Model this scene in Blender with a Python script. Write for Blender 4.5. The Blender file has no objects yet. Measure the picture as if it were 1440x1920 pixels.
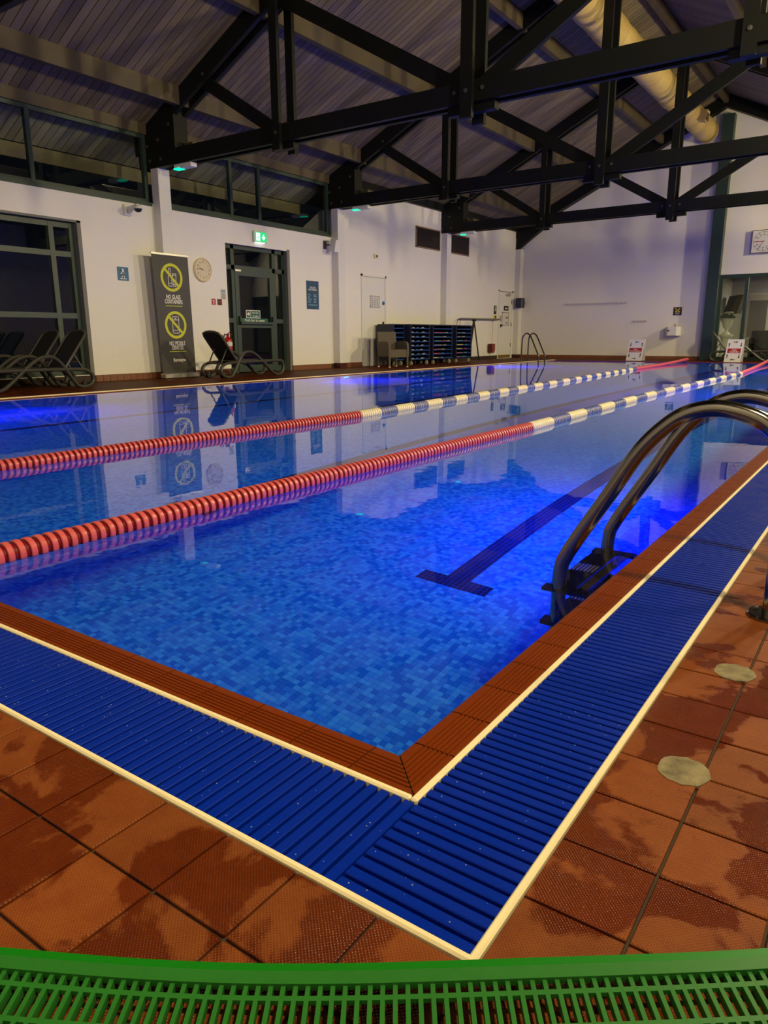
import bpy, math, random
from mathutils import Vector, Matrix
random.seed(7)
PI = math.pi
sc = bpy.context.scene
C = sc.collection

# ------------------------------------------------------------------ camera
cam_d = bpy.data.cameras.new('camera'); cam = bpy.data.objects.new('camera', cam_d); C.objects.link(cam)
cam_d.sensor_fit = 'VERTICAL'; cam_d.sensor_height = 36.0; cam_d.lens = 36.0*1347.6/1920.0
cam_d.clip_start = 0.02; cam_d.clip_end = 200
R_right = Vector((0.82030, 0.57192, -0.00384)); R_up = Vector((-0.13193, 0.19576, 0.97174)); R_fwd = Vector((-0.55651, 0.79661, -0.23603))
cam.matrix_world = Matrix(((R_right.x, R_up.x, -R_fwd.x, 0.0), (R_right.y, R_up.y, -R_fwd.y, 0.0), (R_right.z, R_up.z, -R_fwd.z, 0.72), (0, 0, 0, 1)))
sc.camera = cam

# ------------------------------------------------------------------ world, exposure, room lights
w = bpy.data.worlds.new('night'); sc.world = w; w.use_nodes = True
w.node_tree.nodes['Background'].inputs[0].default_value = (0.25, 0.35, 0.6, 1); w.node_tree.nodes['Background'].inputs[1].default_value = 0.006
sc.view_settings.view_transform = 'Standard'; sc.view_settings.look = 'None'; sc.view_settings.gamma = 1.0
sc.view_settings.use_curve_mapping = False; sc.view_settings.exposure = 0.0
FLOOD_Y = (1.1, 6.6, 11.6, 16.7, 21.9); FLOOD_POWER = (235, 290, 340, 340, 240); FLOOD_COL = (1.0, 0.83, 0.45)
FLOOD_X = 1.0; FLOOD_Z = 4.10
POOL_LAMPS = [(-8.84, 4.3), (-8.84, 11.3), (-8.84, 18.1), (-0.66, 3.7), (-0.66, 11.3), (-0.66, 18.1)]
LAMP_POWER = 125.0; LAMP_COL = (0.0, 0.012, 1.0)
for y, p in zip(FLOOD_Y, FLOOD_POWER):
    l = bpy.data.lights.new('flood_light_beam', 'AREA'); l.shape = 'RECTANGLE'; l.size = 0.7; l.size_y = 0.14; l.energy = p; l.color = FLOOD_COL
    o = bpy.data.objects.new('flood_light_beam', l); C.objects.link(o)
    o.location = (FLOOD_X, y, FLOOD_Z); o.rotation_euler = Vector((-1.0, 0, -0.42)).to_track_quat('-Z', 'Z').to_euler()
    l.cycles.is_caustics_light = True
for x, y in POOL_LAMPS:
    l = bpy.data.lights.new('pool_lamp_beam', 'AREA'); l.shape = 'DISK'; l.size = 0.17; l.energy = LAMP_POWER*((0.66 if x > -4 else 0.6) if y < 5 else 1.0); l.color = LAMP_COL
    o = bpy.data.objects.new('pool_lamp_beam', l); C.objects.link(o)
    s = 1 if x < -4 else -1
    o.location = (x + s*0.05, y, -0.45); o.rotation_euler = Vector((s, 0, -0.25)).to_track_quat('-Z', 'Y').to_euler()

# ------------------------------------------------------------------ helpers
class MB:
    def __init__(s): s.v = []; s.f = []
    def add(s, vs, fs):
        n = len(s.v); s.v += [tuple(p) for p in vs]; s.f += [tuple(i+n for i in f) for f in fs]; return s
    def box(s, a, b):
        x0, y0, z0 = a; x1, y1, z1 = b
        return s.add([(x0,y0,z0),(x1,y0,z0),(x1,y1,z0),(x0,y1,z0),(x0,y0,z1),(x1,y0,z1),(x1,y1,z1),(x0,y1,z1)],
                     [(0,3,2,1),(4,5,6,7),(0,1,5,4),(1,2,6,5),(2,3,7,6),(3,0,4,7)])
    def cbox(s, c, d): return s.box([c[i]-d[i]/2 for i in range(3)], [c[i]+d[i]/2 for i in range(3)])
    def bevbox(s, a, b, r):      # box with chamfered top and upright edges
        x0, y0, z0 = a; x1, y1, z1 = b
        lo = [(x0+r,y0),(x1-r,y0),(x1,y0+r),(x1,y1-r),(x1-r,y1),(x0+r,y1),(x0,y1-r),(x0,y0+r)]
        hi = [(x0+r,y0+r),(x1-r,y0+r),(x1-r,y0+r),(x1-r,y1-r),(x1-r,y1-r),(x0+r,y1-r),(x0+r,y1-r),(x0+r,y0+r)]
        vs = [(p[0],p[1],z0) for p in lo] + [(p[0],p[1],z1-r) for p in lo] + [(x0+r,y0+r,z1),(x1-r,y0+r,z1),(x1-r,y1-r,z1),(x0+r,y1-r,z1)]
        fs = [tuple(range(7,-1,-1))] + [(i,(i+1)%8,8+(i+1)%8,8+i) for i in range(8)]
        m = [0,1,1,2,2,3,3,0]
        for i in range(8):
            j = (i+1) % 8
            fs.append((8+i, 8+j, 16+m[j], 16+m[i]) if m[i] != m[j] else (8+i, 8+j, 16+m[i]))
        fs.append((16,17,18,19))
        return s.add(vs, fs)
    def bar(s, p, q, a, b, up=(0,0,1)):   # beam from p to q, a wide (sideways), b deep (along up)
        p = Vector(p); q = Vector(q); d = (q-p).normalized(); u = Vector(up); r = d.cross(u).normalized(); u = r.cross(d).normalized()
        vs = [e + r*sx*a/2 + u*sz*b/2 for e in (p, q) for sx, sz in ((-1,-1),(1,-1),(1,1),(-1,1))]
        return s.add(vs, [(0,1,2,3),(7,6,5,4),(0,4,5,1),(1,5,6,2),(2,6,7,3),(3,7,4,0)])
    def prism(s, poly, n, t):             # polygon in 3d pushed along n by t
        n = Vector(n)*t; k = len(poly); a = [Vector(p) for p in poly]; vs = a + [p+n for p in a]
        return s.add(vs, [tuple(range(k-1,-1,-1)), tuple(range(k, 2*k))] + [(i,(i+1)%k,k+(i+1)%k,k+i) for i in range(k)])
    def sweep(s, path, prof, up=(0,0,1), close=False):   # prof: list of (side, up) offsets
        P = [Vector(p) for p in path]; n = len(P); k = len(prof); vs = []
        for i, p in enumerate(P):
            if close: d = P[(i+1)%n]-P[i-1]
            else: d = P[min(i+1,n-1)]-P[max(i-1,0)]
            d.normalize(); r = d.cross(Vector(up))
            if r.length < 1e-5: r = Vector((1,0,0))
            r.normalize(); u = r.cross(d).normalized()
            vs += [p + r*a + u*b for a, b in prof]
        fs = []
        for i in range(n if close else n-1):
            for j in range(k):
                a = i*k+j; b = i*k+(j+1)%k; c = ((i+1)%n)*k+(j+1)%k; d = ((i+1)%n)*k+j
                fs.append((a,b,c,d))
        if not close: fs += [tuple(range(k-1,-1,-1)), tuple((n-1)*k+j for j in range(k))]
        return s.add(vs, fs)
    def tube(s, path, r, seg=10, up=(0,0,1), close=False):
        return s.sweep(path, [(r*math.cos(2*PI*j/seg), r*math.sin(2*PI*j/seg)) for j in range(seg)], up, close)
    def lathe(s, prof, c=(0,0,0), axis='Z', seg=20):     # prof: (radius, height) along axis
        k = len(prof); vs = []
        for i in range(seg):
            a = 2*PI*i/seg
            for r, h in prof:
                x, y = r*math.cos(a), r*math.sin(a)
                q = {'Z':(x,y,h), 'X':(h,x,y), 'Y':(y,h,x)}[axis]
                vs.append((q[0]+c[0], q[1]+c[1], q[2]+c[2]))
        fs = [(i*k+j, ((i+1)%seg)*k+j, ((i+1)%seg)*k+j+1, i*k+j+1) for i in range(seg) for j in range(k-1)]
        fs += [tuple(i*k+k-1 for i in range(seg)), tuple(i*k for i in range(seg-1,-1,-1))]
        return s.add(vs, fs)
    def disc(s, c, r, n, t=0.002, seg=24, ry=None):      # flat disc facing n, thickness t
        n = Vector(n).normalized(); a = Vector((0,0,1)) if abs(n.z) < .9 else Vector((0,1,0)); u = a.cross(n).normalized(); v = n.cross(u)
        return s.prism([Vector(c)+u*r*math.cos(2*PI*i/seg)+v*(ry or r)*math.sin(2*PI*i/seg) for i in range(seg)], n, t)
    def ring(s, c, r0, r1, n, t=0.002, seg=32):
        n = Vector(n).normalized(); u = Vector((0,0,1)).cross(n).normalized(); v = n.cross(u); c = Vector(c)
        vs = [c + (u*math.cos(2*PI*i/seg)+v*math.sin(2*PI*i/seg))*r + n*h for i in range(seg) for r, h in ((r0,0),(r1,0),(r1,t),(r0,t))]
        fs = [(i*4+j, ((i+1)%seg)*4+j, ((i+1)%seg)*4+(j+1)%4, i*4+(j+1)%4) for i in range(seg) for j in range(4)]
        return s.add(vs, fs)
    def mesh(s, name, m=None, smooth=False):
        me = bpy.data.meshes.new(name); me.from_pydata(s.v, [], s.f); me.validate(); me.update()
        import bmesh
        b = bmesh.new(); b.from_mesh(me); bmesh.ops.recalc_face_normals(b, faces=b.faces); b.to_mesh(me); b.free()
        if m: me.materials.append(m)
        if smooth:
            for p in me.polygons: p.use_smooth = True
            try: me.set_sharp_from_angle(angle=math.radians(40))
            except Exception: pass
        return me

def put(name, me, parent=None, loc=(0,0,0), rot=(0,0,0)):
    o = bpy.data.objects.new(name, me); C.objects.link(o); o.location = loc; o.rotation_euler = rot
    if parent: o.parent = parent
    return o
def tag(o, label, cat=None, group=None, kind=None):
    if label: o['label'] = label
    if cat: o['category'] = cat
    if group: o['group'] = group
    if kind: o['kind'] = kind
    return o
def thing(name, label, cat, loc, group=None, rz=0.0, kind=None):
    o = bpy.data.objects.new(name, None); C.objects.link(o); o.empty_display_size = 0.1
    o.location = loc; o.rotation_euler = (0,0,rz)
    return tag(o, label, cat, group, kind)
def part(name, mb, m, root, smooth=False, world=True, label=None):
    """mesh given in world coordinates, kept there under its (unrotated) root"""
    o = bpy.data.objects.new(name, mb.mesh(name, m, smooth) if isinstance(mb, MB) else mb); C.objects.link(o); o.parent = root
    if world and not root.parent: o.matrix_parent_inverse = Matrix.Translation(-Vector(root.location))   # deeper parts already sit in world space
    if label: o['label'] = label
    return o
def single(name, mb, m, label, cat, group=None, smooth=False, kind=None):
    o = bpy.data.objects.new(name, mb.mesh(name, m, smooth)); C.objects.link(o); return tag(o, label, cat, group, kind)
def struct(name, mb, m, label=None, smooth=False):
    o = bpy.data.objects.new(name, mb.mesh(name, m, smooth)); C.objects.link(o); o['kind'] = 'structure'
    if label: o['label'] = label
    return o
def copy_tree(o, parent=None):
    c = o.copy(); C.objects.link(c)
    if parent: c.parent = parent
    for ch in list(o.children): copy_tree(ch, c)
    return c
def text_mesh(txt, size, m, bold=False, align='CENTER', ext=0.0006):
    cu = bpy.data.curves.new('lettering', 'FONT'); cu.body = txt; cu.size = size; cu.align_x = align; cu.align_y = 'CENTER'; cu.extrude = ext
    cu.resolution_u = 2
    if bold: cu.offset = size*0.018
    o = bpy.data.objects.new('lettering_src', cu); C.objects.link(o)
    bpy.context.view_layer.update()
    me = bpy.data.meshes.new_from_object(o.evaluated_get(bpy.context.evaluated_depsgraph_get()))
    bpy.data.objects.remove(o); bpy.data.curves.remove(cu)
    me.materials.clear(); me.materials.append(m); me.name = 'lettering'
    return me
ROT_LEFT = Matrix(((0,0,1),(1,0,0),(0,1,0))).to_euler()   # text facing +x, reading towards +y
ROT_FAR = Matrix(((1,0,0),(0,0,-1),(0,1,0))).to_euler()   # text facing -y
def lettering(txt, size, m, root, pos, rot=None, bold=False, sx=1.0, align='CENTER'):
    o = bpy.data.objects.new('lettering', text_mesh(txt, size, m, bold, align)); C.objects.link(o); o.parent = root
    o.location = Vector(pos) - Vector(root.location); o.rotation_euler = rot or ROT_LEFT; o.scale = (sx, 1, 1)
    return o

# ------------------------------------------------------------------ materials
def nt(m): return m.node_tree.nodes, m.node_tree.links
def mat(name, col, rough=0.6, metal=0.0, emit=None, es=0.0, bump=0.0, bscale=60.0, var=0.0, vscale=4.0, spec=0.5, coat=0.0):
    m = bpy.data.materials.new(name); m.use_nodes = True; n, l = nt(m); b = n['Principled BSDF']
    b.inputs['Base Color'].default_value = (*col, 1); b.inputs['Roughness'].default_value = rough; b.inputs['Metallic'].default_value = metal
    b.inputs['Specular IOR Level'].default_value = spec; b.inputs['Coat Weight'].default_value = coat
    if emit: b.inputs['Emission Color'].default_value = (*emit, 1); b.inputs['Emission Strength'].default_value = es
    if var or bump:
        tc = n.new('ShaderNodeTexCoord')
        if var:
            t = n.new('ShaderNodeTexNoise'); t.inputs['Scale'].default_value = vscale; t.inputs['Detail'].default_value = 5; l.new(tc.outputs['Object'], t.inputs['Vector'])
            mx = n.new('ShaderNodeMix'); mx.data_type = 'RGBA'
            mx.inputs[6].default_value = (*[c*(1-var) for c in col], 1); mx.inputs[7].default_value = (*[min(1,c*(1+var)) for c in col], 1)
            l.new(t.outputs['Fac'], mx.inputs[0]); l.new(mx.outputs[2], b.inputs['Base Color'])
        if bump:
            t2 = n.new('ShaderNodeTexNoise'); t2.inputs['Scale'].default_value = bscale; t2.inputs['Detail'].default_value = 3; l.new(tc.outputs['Object'], t2.inputs['Vector'])
            bp = n.new('ShaderNodeBump'); bp.inputs['Strength'].default_value = bump; bp.inputs['Distance'].default_value = 0.01
            l.new(t2.outputs['Fac'], bp.inputs['Height']); l.new(bp.outputs['Normal'], b.inputs['Normal'])
    return m
def vmath(n, l, op, a, b=None):
    x = n.new('ShaderNodeVectorMath'); x.operation = op
    for i, q in enumerate((a, b)):
        if q is None: continue
        if isinstance(q, (tuple, list)): x.inputs[i].default_value = q
        else: l.new(q, x.inputs[i])
    return x.outputs[0]
def fmath(n, l, op, a, b=None, c=None):
    x = n.new('ShaderNodeMath'); x.operation = op
    for i, q in enumerate((a, b, c)):
        if q is None: continue
        if isinstance(q, (int, float)): x.inputs[i].default_value = q
        else: l.new(q, x.inputs[i])
    return x.outputs[0]
def ramp(n, l, fac, stops, interp='LINEAR'):
    r = n.new('ShaderNodeValToRGB'); r.color_ramp.interpolation = interp; e = r.color_ramp.elements
    while len(e) > 1: e.remove(e[-1])
    e[0].position = stops[0][0]; e[0].color = (*stops[0][1], 1)
    for p, c in stops[1:]:
        q = e.new(p); q.color = (*c, 1)
    l.new(fac, r.inputs[0]); return r.outputs[0]

M = {}
M['wall'] = mat('white_wall_paint', (0.80, 0.775, 0.72), 0.85, bump=0.03, bscale=140)
M['column'] = mat('white_column_paint', (0.74, 0.72, 0.69), 0.5, var=0.04)
M['truss'] = mat('black_stained_timber', (0.006, 0.0068, 0.0066), 0.5, bump=0.05, bscale=30, spec=0.22)
M['bolt'] = mat('bolt_steel', (0.10, 0.095, 0.09), 0.45, 0.6)
M['green_frame'] = mat('dark_green_frame', (0.020, 0.042, 0.034), 0.42)
M['purlin'] = mat('stained_purlin', (0.075, 0.055, 0.030), 0.6, var=0.25, vscale=3)
M['skirt'] = mat('quarry_skirting', (0.19, 0.065, 0.028), 0.5, var=0.2, vscale=8)
M['skirt_red'] = mat('dark_red_base', (0.055, 0.008, 0.012), 0.4)
M['chrome'] = mat('stainless_steel', (0.24, 0.225, 0.205), 0.15, 1.0, var=0.06, vscale=9)
M['duct'] = mat('cream_duct', (0.50, 0.36, 0.12), 0.55, var=0.06)
M['cream'] = mat('cream_plastic', (0.78, 0.66, 0.42), 0.4)
M['white'] = mat('white_plastic', (0.75, 0.74, 0.71), 0.45)
M['paper'] = mat('white_paper', (0.66, 0.65, 0.64), 0.7)
M['black'] = mat('black_plastic', (0.010, 0.010, 0.011), 0.42)
M['resin'] = mat('anthracite_resin', (0.055, 0.052, 0.046), 0.42, bump=0.03, bscale=200)
M['mesh'] = mat('black_sling', (0.006, 0.006, 0.007), 0.75, bump=0.2, bscale=600)
M['banner'] = mat('charcoal_banner', (0.050, 0.046, 0.040), 0.55)
M['lime'] = mat('lime_print', (0.55, 0.58, 0.02), 0.55)
M['white_print'] = mat('white_print', (0.80, 0.78, 0.74), 0.6)
M['blue_sign'] = mat('blue_sign_print', (0.012, 0.12, 0.27), 0.45)
M['navy_sign'] = mat('navy_poster_print', (0.006, 0.055, 0.13), 0.5)
M['pale_blue'] = mat('pale_blue_print', (0.25, 0.45, 0.6), 0.6)
M['red_sign'] = mat('red_sign_print', (0.42, 0.012, 0.015), 0.45)
M['red'] = mat('red_enamel', (0.40, 0.010, 0.012), 0.3)
M['dark_red'] = mat('dark_red_sign', (0.08, 0.006, 0.006), 0.5)
M['black_print'] = mat('black_print', (0.012, 0.012, 0.013), 0.6)
M['yellow'] = mat('yellow_print', (0.55, 0.42, 0.04), 0.5)
M['green_sign'] = mat('green_sign_print', (0.006, 0.10, 0.055), 0.5)
M['aluminium'] = mat('brushed_aluminium', (0.55, 0.53, 0.49), 0.35, 0.8)
M['exit_green'] = mat('lit_exit_green', (0.0, 0.35, 0.12), 0.4, emit=(0.0, 0.62, 0.17), es=1.0)
M['exit_white'] = mat('lit_exit_white', (0.8, 0.9, 0.85), 0.4, emit=(0.75, 1.0, 0.88), es=1.6)
M['led'] = mat('green_led', (0.0, 0.6, 0.35), 0.4, emit=(0.0, 0.75, 0.42), es=1.6)
M['pool_led'] = mat('pool_lamp_lens', (0.2, 0.6, 1.0), 0.3, emit=(0.05, 0.5, 1.0), es=9.0)
M['flood_glass'] = mat('flood_glass', (0.9, 0.85, 0.7), 0.3)
M['wicker'] = mat('brown_wicker', (0.12, 0.098, 0.065), 0.7, bump=0.8, bscale=180, var=0.25, vscale=60)
M['blue_tray'] = mat('blue_crate_plastic', (0.008, 0.05, 0.26), 0.45)
M['navy'] = mat('navy_plastic', (0.012, 0.015, 0.045), 0.4)
M['castor'] = mat('castor_grey', (0.38, 0.34, 0.28), 0.5)
M['grille'] = mat('brown_louvre', (0.055, 0.028, 0.018), 0.6)
M['trim_pink'] = mat('taupe_trim', (0.25, 0.17, 0.13), 0.6)
M['strip'] = mat('cream_edge_strip', (0.88, 0.76, 0.47), 0.5, var=0.10, vscale=12)
M['grate'] = mat('blue_grating_plastic', (0.0002, 0.019, 0.34), 0.42, spec=0.09)
M['channel'] = mat('dark_channel', (0.004, 0.006, 0.012), 0.8)
M['grout'] = mat('dark_grout', (0.035, 0.020, 0.010), 0.8, var=0.3, vscale=30)
M['patch'] = mat('grey_mortar_patch', (0.165, 0.135, 0.075), 0.8, var=1.5, vscale=30, bump=0.5, bscale=70)
M['mat_green'] = mat('green_pvc', (0.017, 0.150, 0.016), 0.45, var=0.12, vscale=30)
M['mat_lip'] = mat('green_pvc_lip', (0.002, 0.17, 0.002), 0.4)
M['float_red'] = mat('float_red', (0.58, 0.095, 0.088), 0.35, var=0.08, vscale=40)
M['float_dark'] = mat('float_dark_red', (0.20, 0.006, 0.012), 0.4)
M['float_cream'] = mat('float_cream', (0.76, 0.68, 0.46), 0.4)
M['float_blue'] = mat('float_blue', (0.06, 0.085, 0.33), 0.4)
M['strap'] = mat('faded_red_strap', (0.55, 0.06, 0.085), 0.6)
M['rope'] = mat('steel_rope', (0.3, 0.3, 0.32), 0.5)
M['clock_face'] = mat('clock_face', (0.66, 0.58, 0.42), 0.6)
M['pad'] = mat('tread_pad', (0.022, 0.022, 0.026), 0.6)
M['leaf'] = mat('dark_leaf', (0.03, 0.05, 0.02), 0.6)
M['flower'] = mat('cream_flower', (0.55, 0.52, 0.42), 0.7)
M['urn'] = mat('white_plaster', (0.72, 0.68, 0.58), 0.6)
M['sofa'] = mat('dark_upholstery', (0.028, 0.025, 0.024), 0.8)
M['tv'] = mat('brown_cabinet', (0.07, 0.06, 0.03), 0.4)
M['lounge_wall'] = mat('lounge_wall', (0.55, 0.53, 0.47), 0.8)
M['lamp_panel'] = mat('lounge_ceiling_lamp', (0.8,0.75,0.6), 0.5, emit=(1.0,0.85,0.6), es=3.0)

def plank_mat(name, col):
    m = bpy.data.materials.new(name); m.use_nodes = True; n, l = nt(m); b = n['Principled BSDF']; b.inputs['Roughness'].default_value = 0.62
    oi = n.new('ShaderNodeObjectInfo'); tc = n.new('ShaderNodeTexCoord')
    v = vmath(n, l, 'MULTIPLY', tc.outputs['Object'], (0.7, 14, 0.7))
    t = n.new('ShaderNodeTexNoise'); t.inputs['Scale'].default_value = 1.6; t.inputs['Detail'].default_value = 6; l.new(v, t.inputs['Vector'])
    f = fmath(n, l, 'ADD', fmath(n, l, 'MULTIPLY', oi.outputs['Random'], 0.55), fmath(n, l, 'MULTIPLY', t.outputs['Fac'], 0.45))
    c = ramp(n, l, f, [(0.1, tuple(q*0.62 for q in col)), (0.5, col), (0.9, tuple(q*1.45 for q in col))])
    l.new(c, b.inputs['Base Color']); return m
M['soffit'] = plank_mat('pale_soffit_plank', (0.36, 0.31, 0.215))  # eaves boards in a paler colour than the ceiling planks
M['fascia'] = mat('pale_brown_fascia', (0.26, 0.20, 0.11), 0.7, var=0.2)  # eaves beam in a paler brown than the purlins
M['plank'] = plank_mat('stained_ceiling_plank', (0.145, 0.112, 0.072))

def mosaic_mat():
    m = bpy.data.materials.new('pool_mosaic'); m.use_nodes = True; n, l = nt(m); b = n['Principled BSDF']; b.inputs['Roughness'].default_value = 0.25
    g = n.new('ShaderNodeNewGeometry'); off = vmath(n, l, 'ADD', g.outputs['Position'], (0.637, -0.954, 1.12))
    s = vmath(n, l, 'SCALE', off); s.node.inputs[3].default_value = 1/0.0247
    s2 = vmath(n, l, 'ADD', s, (0.0003, 0.0003, -0.3))
    fl = vmath(n, l, 'FLOOR', s2); fr = vmath(n, l, 'FRACTION', s2)
    wn = n.new('ShaderNodeTexWhiteNoise'); wn.noise_dimensions = '3D'; l.new(fl, wn.inputs['Vector'])
    col = ramp(n, l, wn.outputs['Value'], [(0.0, (0.002, 0.125, 0.52)), (0.22, (0.010, 0.175, 0.58)), (0.48, (0.018, 0.225, 0.62)), (0.76, (0.028, 0.285, 0.66))], 'CONSTANT')
    sp = n.new('ShaderNodeSeparateXYZ'); l.new(fr, sp.inputs[0])
    ns = n.new('ShaderNodeSeparateXYZ'); ab = vmath(n, l, 'ABSOLUTE', g.outputs['Normal']); l.new(ab, ns.inputs[0])
    # distance to the tile edge in the two directions lying in the surface
    def edge(o, nrm): return fmath(n, l, 'MAXIMUM', fmath(n, l, 'MULTIPLY', fmath(n, l, 'ABSOLUTE', fmath(n, l, 'SUBTRACT', o, 0.5)), 1.0), 0.0), nrm
    es = []
    for k in range(3):
        e = fmath(n, l, 'ABSOLUTE', fmath(n, l, 'SUBTRACT', sp.outputs[k], 0.5))
        es.append(fmath(n, l, 'MULTIPLY', e, fmath(n, l, 'LESS_THAN', ns.outputs[k], 0.5)))
    mxe = fmath(n, l, 'MAXIMUM', fmath(n, l, 'MAXIMUM', es[0], es[1]), es[2])
    gr = fmath(n, l, 'GREATER_THAN', mxe, 0.465)
    mx = n.new('ShaderNodeMix'); mx.data_type = 'RGBA'; l.new(gr, mx.inputs[0]); l.new(col, mx.inputs[6]); mx.inputs[7].default_value = (0.075, 0.25, 0.46, 1)
    l.new(mx.outputs[2], b.inputs['Base Color']); return m
M['mosaic'] = mosaic_mat()
M['pool_grout'] = mat('pool_grout', (0.075, 0.25, 0.46), 0.8)
M['navy_tile'] = mat('navy_lane_tile', (0.004, 0.006, 0.075), 0.25)

def deck_mat(name, studs=True, grid=False, k_=1.0):
    m = bpy.data.materials.new(name); m.use_nodes = True; n, l = nt(m); b = n['Principled BSDF']; b.inputs['Specular IOR Level'].default_value = 0.28
    g = n.new('ShaderNodeNewGeometry'); P = g.outputs['Position']; oi = n.new('ShaderNodeObjectInfo')
    t = n.new('ShaderNodeTexNoise'); t.inputs['Scale'].default_value = 5.2; t.inputs['Detail'].default_value = 6; t.inputs['Roughness'].default_value = 0.55; t.inputs['Distortion'].default_value = 0.35; l.new(P, t.inputs['Vector'])
    # wet from splashes: more of it on the near side of the pool
    sx = n.new('ShaderNodeSeparateXYZ'); l.new(P, sx.inputs[0])
    wet = ramp(n, l, t.outputs['Fac'], [(0.47, (1,1,1)), (0.51, (0,0,0))])
    t2 = n.new('ShaderNodeTexNoise'); t2.inputs['Scale'].default_value = 25; t2.inputs['Detail'].default_value = 4; l.new(P, t2.inputs['Vector'])
    dry = ramp(n, l, t2.outputs['Fac'], [(0.3, (0.180, 0.038, 0.003)), (0.7, (0.215, 0.052, 0.006))])
    wetc = ramp(n, l, t2.outputs['Fac'], [(0.3, (0.098, 0.013, 0.0002)), (0.7, (0.120, 0.018, 0.0005))])
    mx = n.new('ShaderNodeMix'); mx.data_type = 'RGBA'; l.new(wet, mx.inputs[0]); l.new(dry, mx.inputs[6]); l.new(wetc, mx.inputs[7])
    out = mx.outputs[2]
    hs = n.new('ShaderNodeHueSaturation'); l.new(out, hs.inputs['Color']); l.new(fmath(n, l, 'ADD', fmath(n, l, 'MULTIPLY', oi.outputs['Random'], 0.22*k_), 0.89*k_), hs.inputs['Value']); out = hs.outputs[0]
    if grid:
        s = vmath(n, l, 'SCALE', vmath(n, l, 'ADD', P, (0.313, -0.629, 0))); s.node.inputs[3].default_value = 1/0.1375
        fr = vmath(n, l, 'FRACTION', s); sp = n.new('ShaderNodeSeparateXYZ'); l.new(fr, sp.inputs[0])
        e = fmath(n, l, 'MAXIMUM', fmath(n, l, 'ABSOLUTE', fmath(n, l, 'SUBTRACT', sp.outputs[0], 0.5)), fmath(n, l, 'ABSOLUTE', fmath(n, l, 'SUBTRACT', sp.outputs[1], 0.5)))
        m2 = n.new('ShaderNodeMix'); m2.data_type = 'RGBA'; l.new(fmath(n, l, 'GREATER_THAN', e, 0.482), m2.inputs[0]); l.new(out, m2.inputs[6]); m2.inputs[7].default_value = (0.05, 0.022, 0.01, 1); out = m2.outputs[2]
    l.new(out, b.inputs['Base Color'])
    rr = n.new('ShaderNodeMapRange'); l.new(wet, rr.inputs[0]); rr.inputs[3].default_value = 0.55; rr.inputs[4].default_value = 0.5 if grid else 0.17; l.new(rr.outputs[0], b.inputs['Roughness'])
    if studs:
        k = 2*PI/0.0056
        h = fmath(n, l, 'MULTIPLY', fmath(n, l, 'SINE', fmath(n, l, 'MULTIPLY', sx.outputs[0], k)), fmath(n, l, 'SINE', fmath(n, l, 'MULTIPLY', sx.outputs[1], k)))
        h = fmath(n, l, 'MAXIMUM', h, 0.0)
        bp = n.new('ShaderNodeBump'); bp.inputs['Strength'].default_value = 0.55; bp.inputs['Distance'].default_value = 0.0016; l.new(h, bp.inputs['Height']); l.new(bp.outputs['Normal'], b.inputs['Normal'])
    return m
M['deck_tile'] = deck_mat('studded_quarry_tile')
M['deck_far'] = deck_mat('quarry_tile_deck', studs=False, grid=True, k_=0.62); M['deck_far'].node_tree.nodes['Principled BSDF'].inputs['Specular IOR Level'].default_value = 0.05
M['coping'] = mat('coping_tile', (0.160, 0.025, 0.0006), 0.40, spec=0.25, var=0.14, vscale=9)

def water_mat():
    m = bpy.data.materials.new('pool_water'); m.use_nodes = True; n, l = nt(m); n.remove(n['Principled BSDF'])
    out = n['Material Output']; gl = n.new('ShaderNodeBsdfGlass'); gl.inputs['IOR'].default_value = 1.33; gl.inputs['Roughness'].default_value = 0.0; gl.inputs['Color'].default_value = (1,1,1,1)
    g = n.new('ShaderNodeNewGeometry')
    a = n.new('ShaderNodeTexNoise'); a.inputs['Scale'].default_value = 2.2; a.inputs['Detail'].default_value = 2; l.new(g.outputs['Position'], a.inputs['Vector'])
    c = n.new('ShaderNodeTexNoise'); c.inputs['Scale'].default_value = 14; c.inputs['Detail'].default_value = 2; l.new(g.outputs['Position'], c.inputs['Vector'])
    h = fmath(n, l, 'ADD', a.outputs['Fac'], fmath(n, l, 'MULTIPLY', c.outputs['Fac'], 0.10))
    bp = n.new('ShaderNodeBump'); bp.inputs['Strength'].default_value = 1.0; bp.inputs['Distance'].default_value = 0.0011; l.new(h, bp.inputs['Height']); l.new(bp.outputs['Normal'], gl.inputs['Normal'])
    l.new(gl.outputs[0], out.inputs['Surface']); return m
M['water'] = water_mat()
def glass_mat(name, tint=(0.9,0.94,0.92), ior=1.5):
    m = bpy.data.materials.new(name); m.use_nodes = True; n, l = nt(m); n.remove(n['Principled BSDF'])
    fr = n.new('ShaderNodeFresnel'); g = n.new('ShaderNodeNewGeometry'); l.new(fmath(n, l, 'ADD', fmath(n, l, 'MULTIPLY', g.outputs['Backfacing'], 1/ior-ior), ior), fr.inputs['IOR']); tr = n.new('ShaderNodeBsdfTransparent'); tr.inputs[0].default_value = (*tint, 1)
    gs = n.new('ShaderNodeBsdfGlossy'); gs.inputs['Roughness'].default_value = 0.01; mx = n.new('ShaderNodeMixShader')
    l.new(fr.outputs[0], mx.inputs[0]); l.new(tr.outputs[0], mx.inputs[1]); l.new(gs.outputs[0], mx.inputs[2]); l.new(mx.outputs[0], n['Material Output'].inputs['Surface']); return m
M['glass'] = glass_mat('window_glass')

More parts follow.
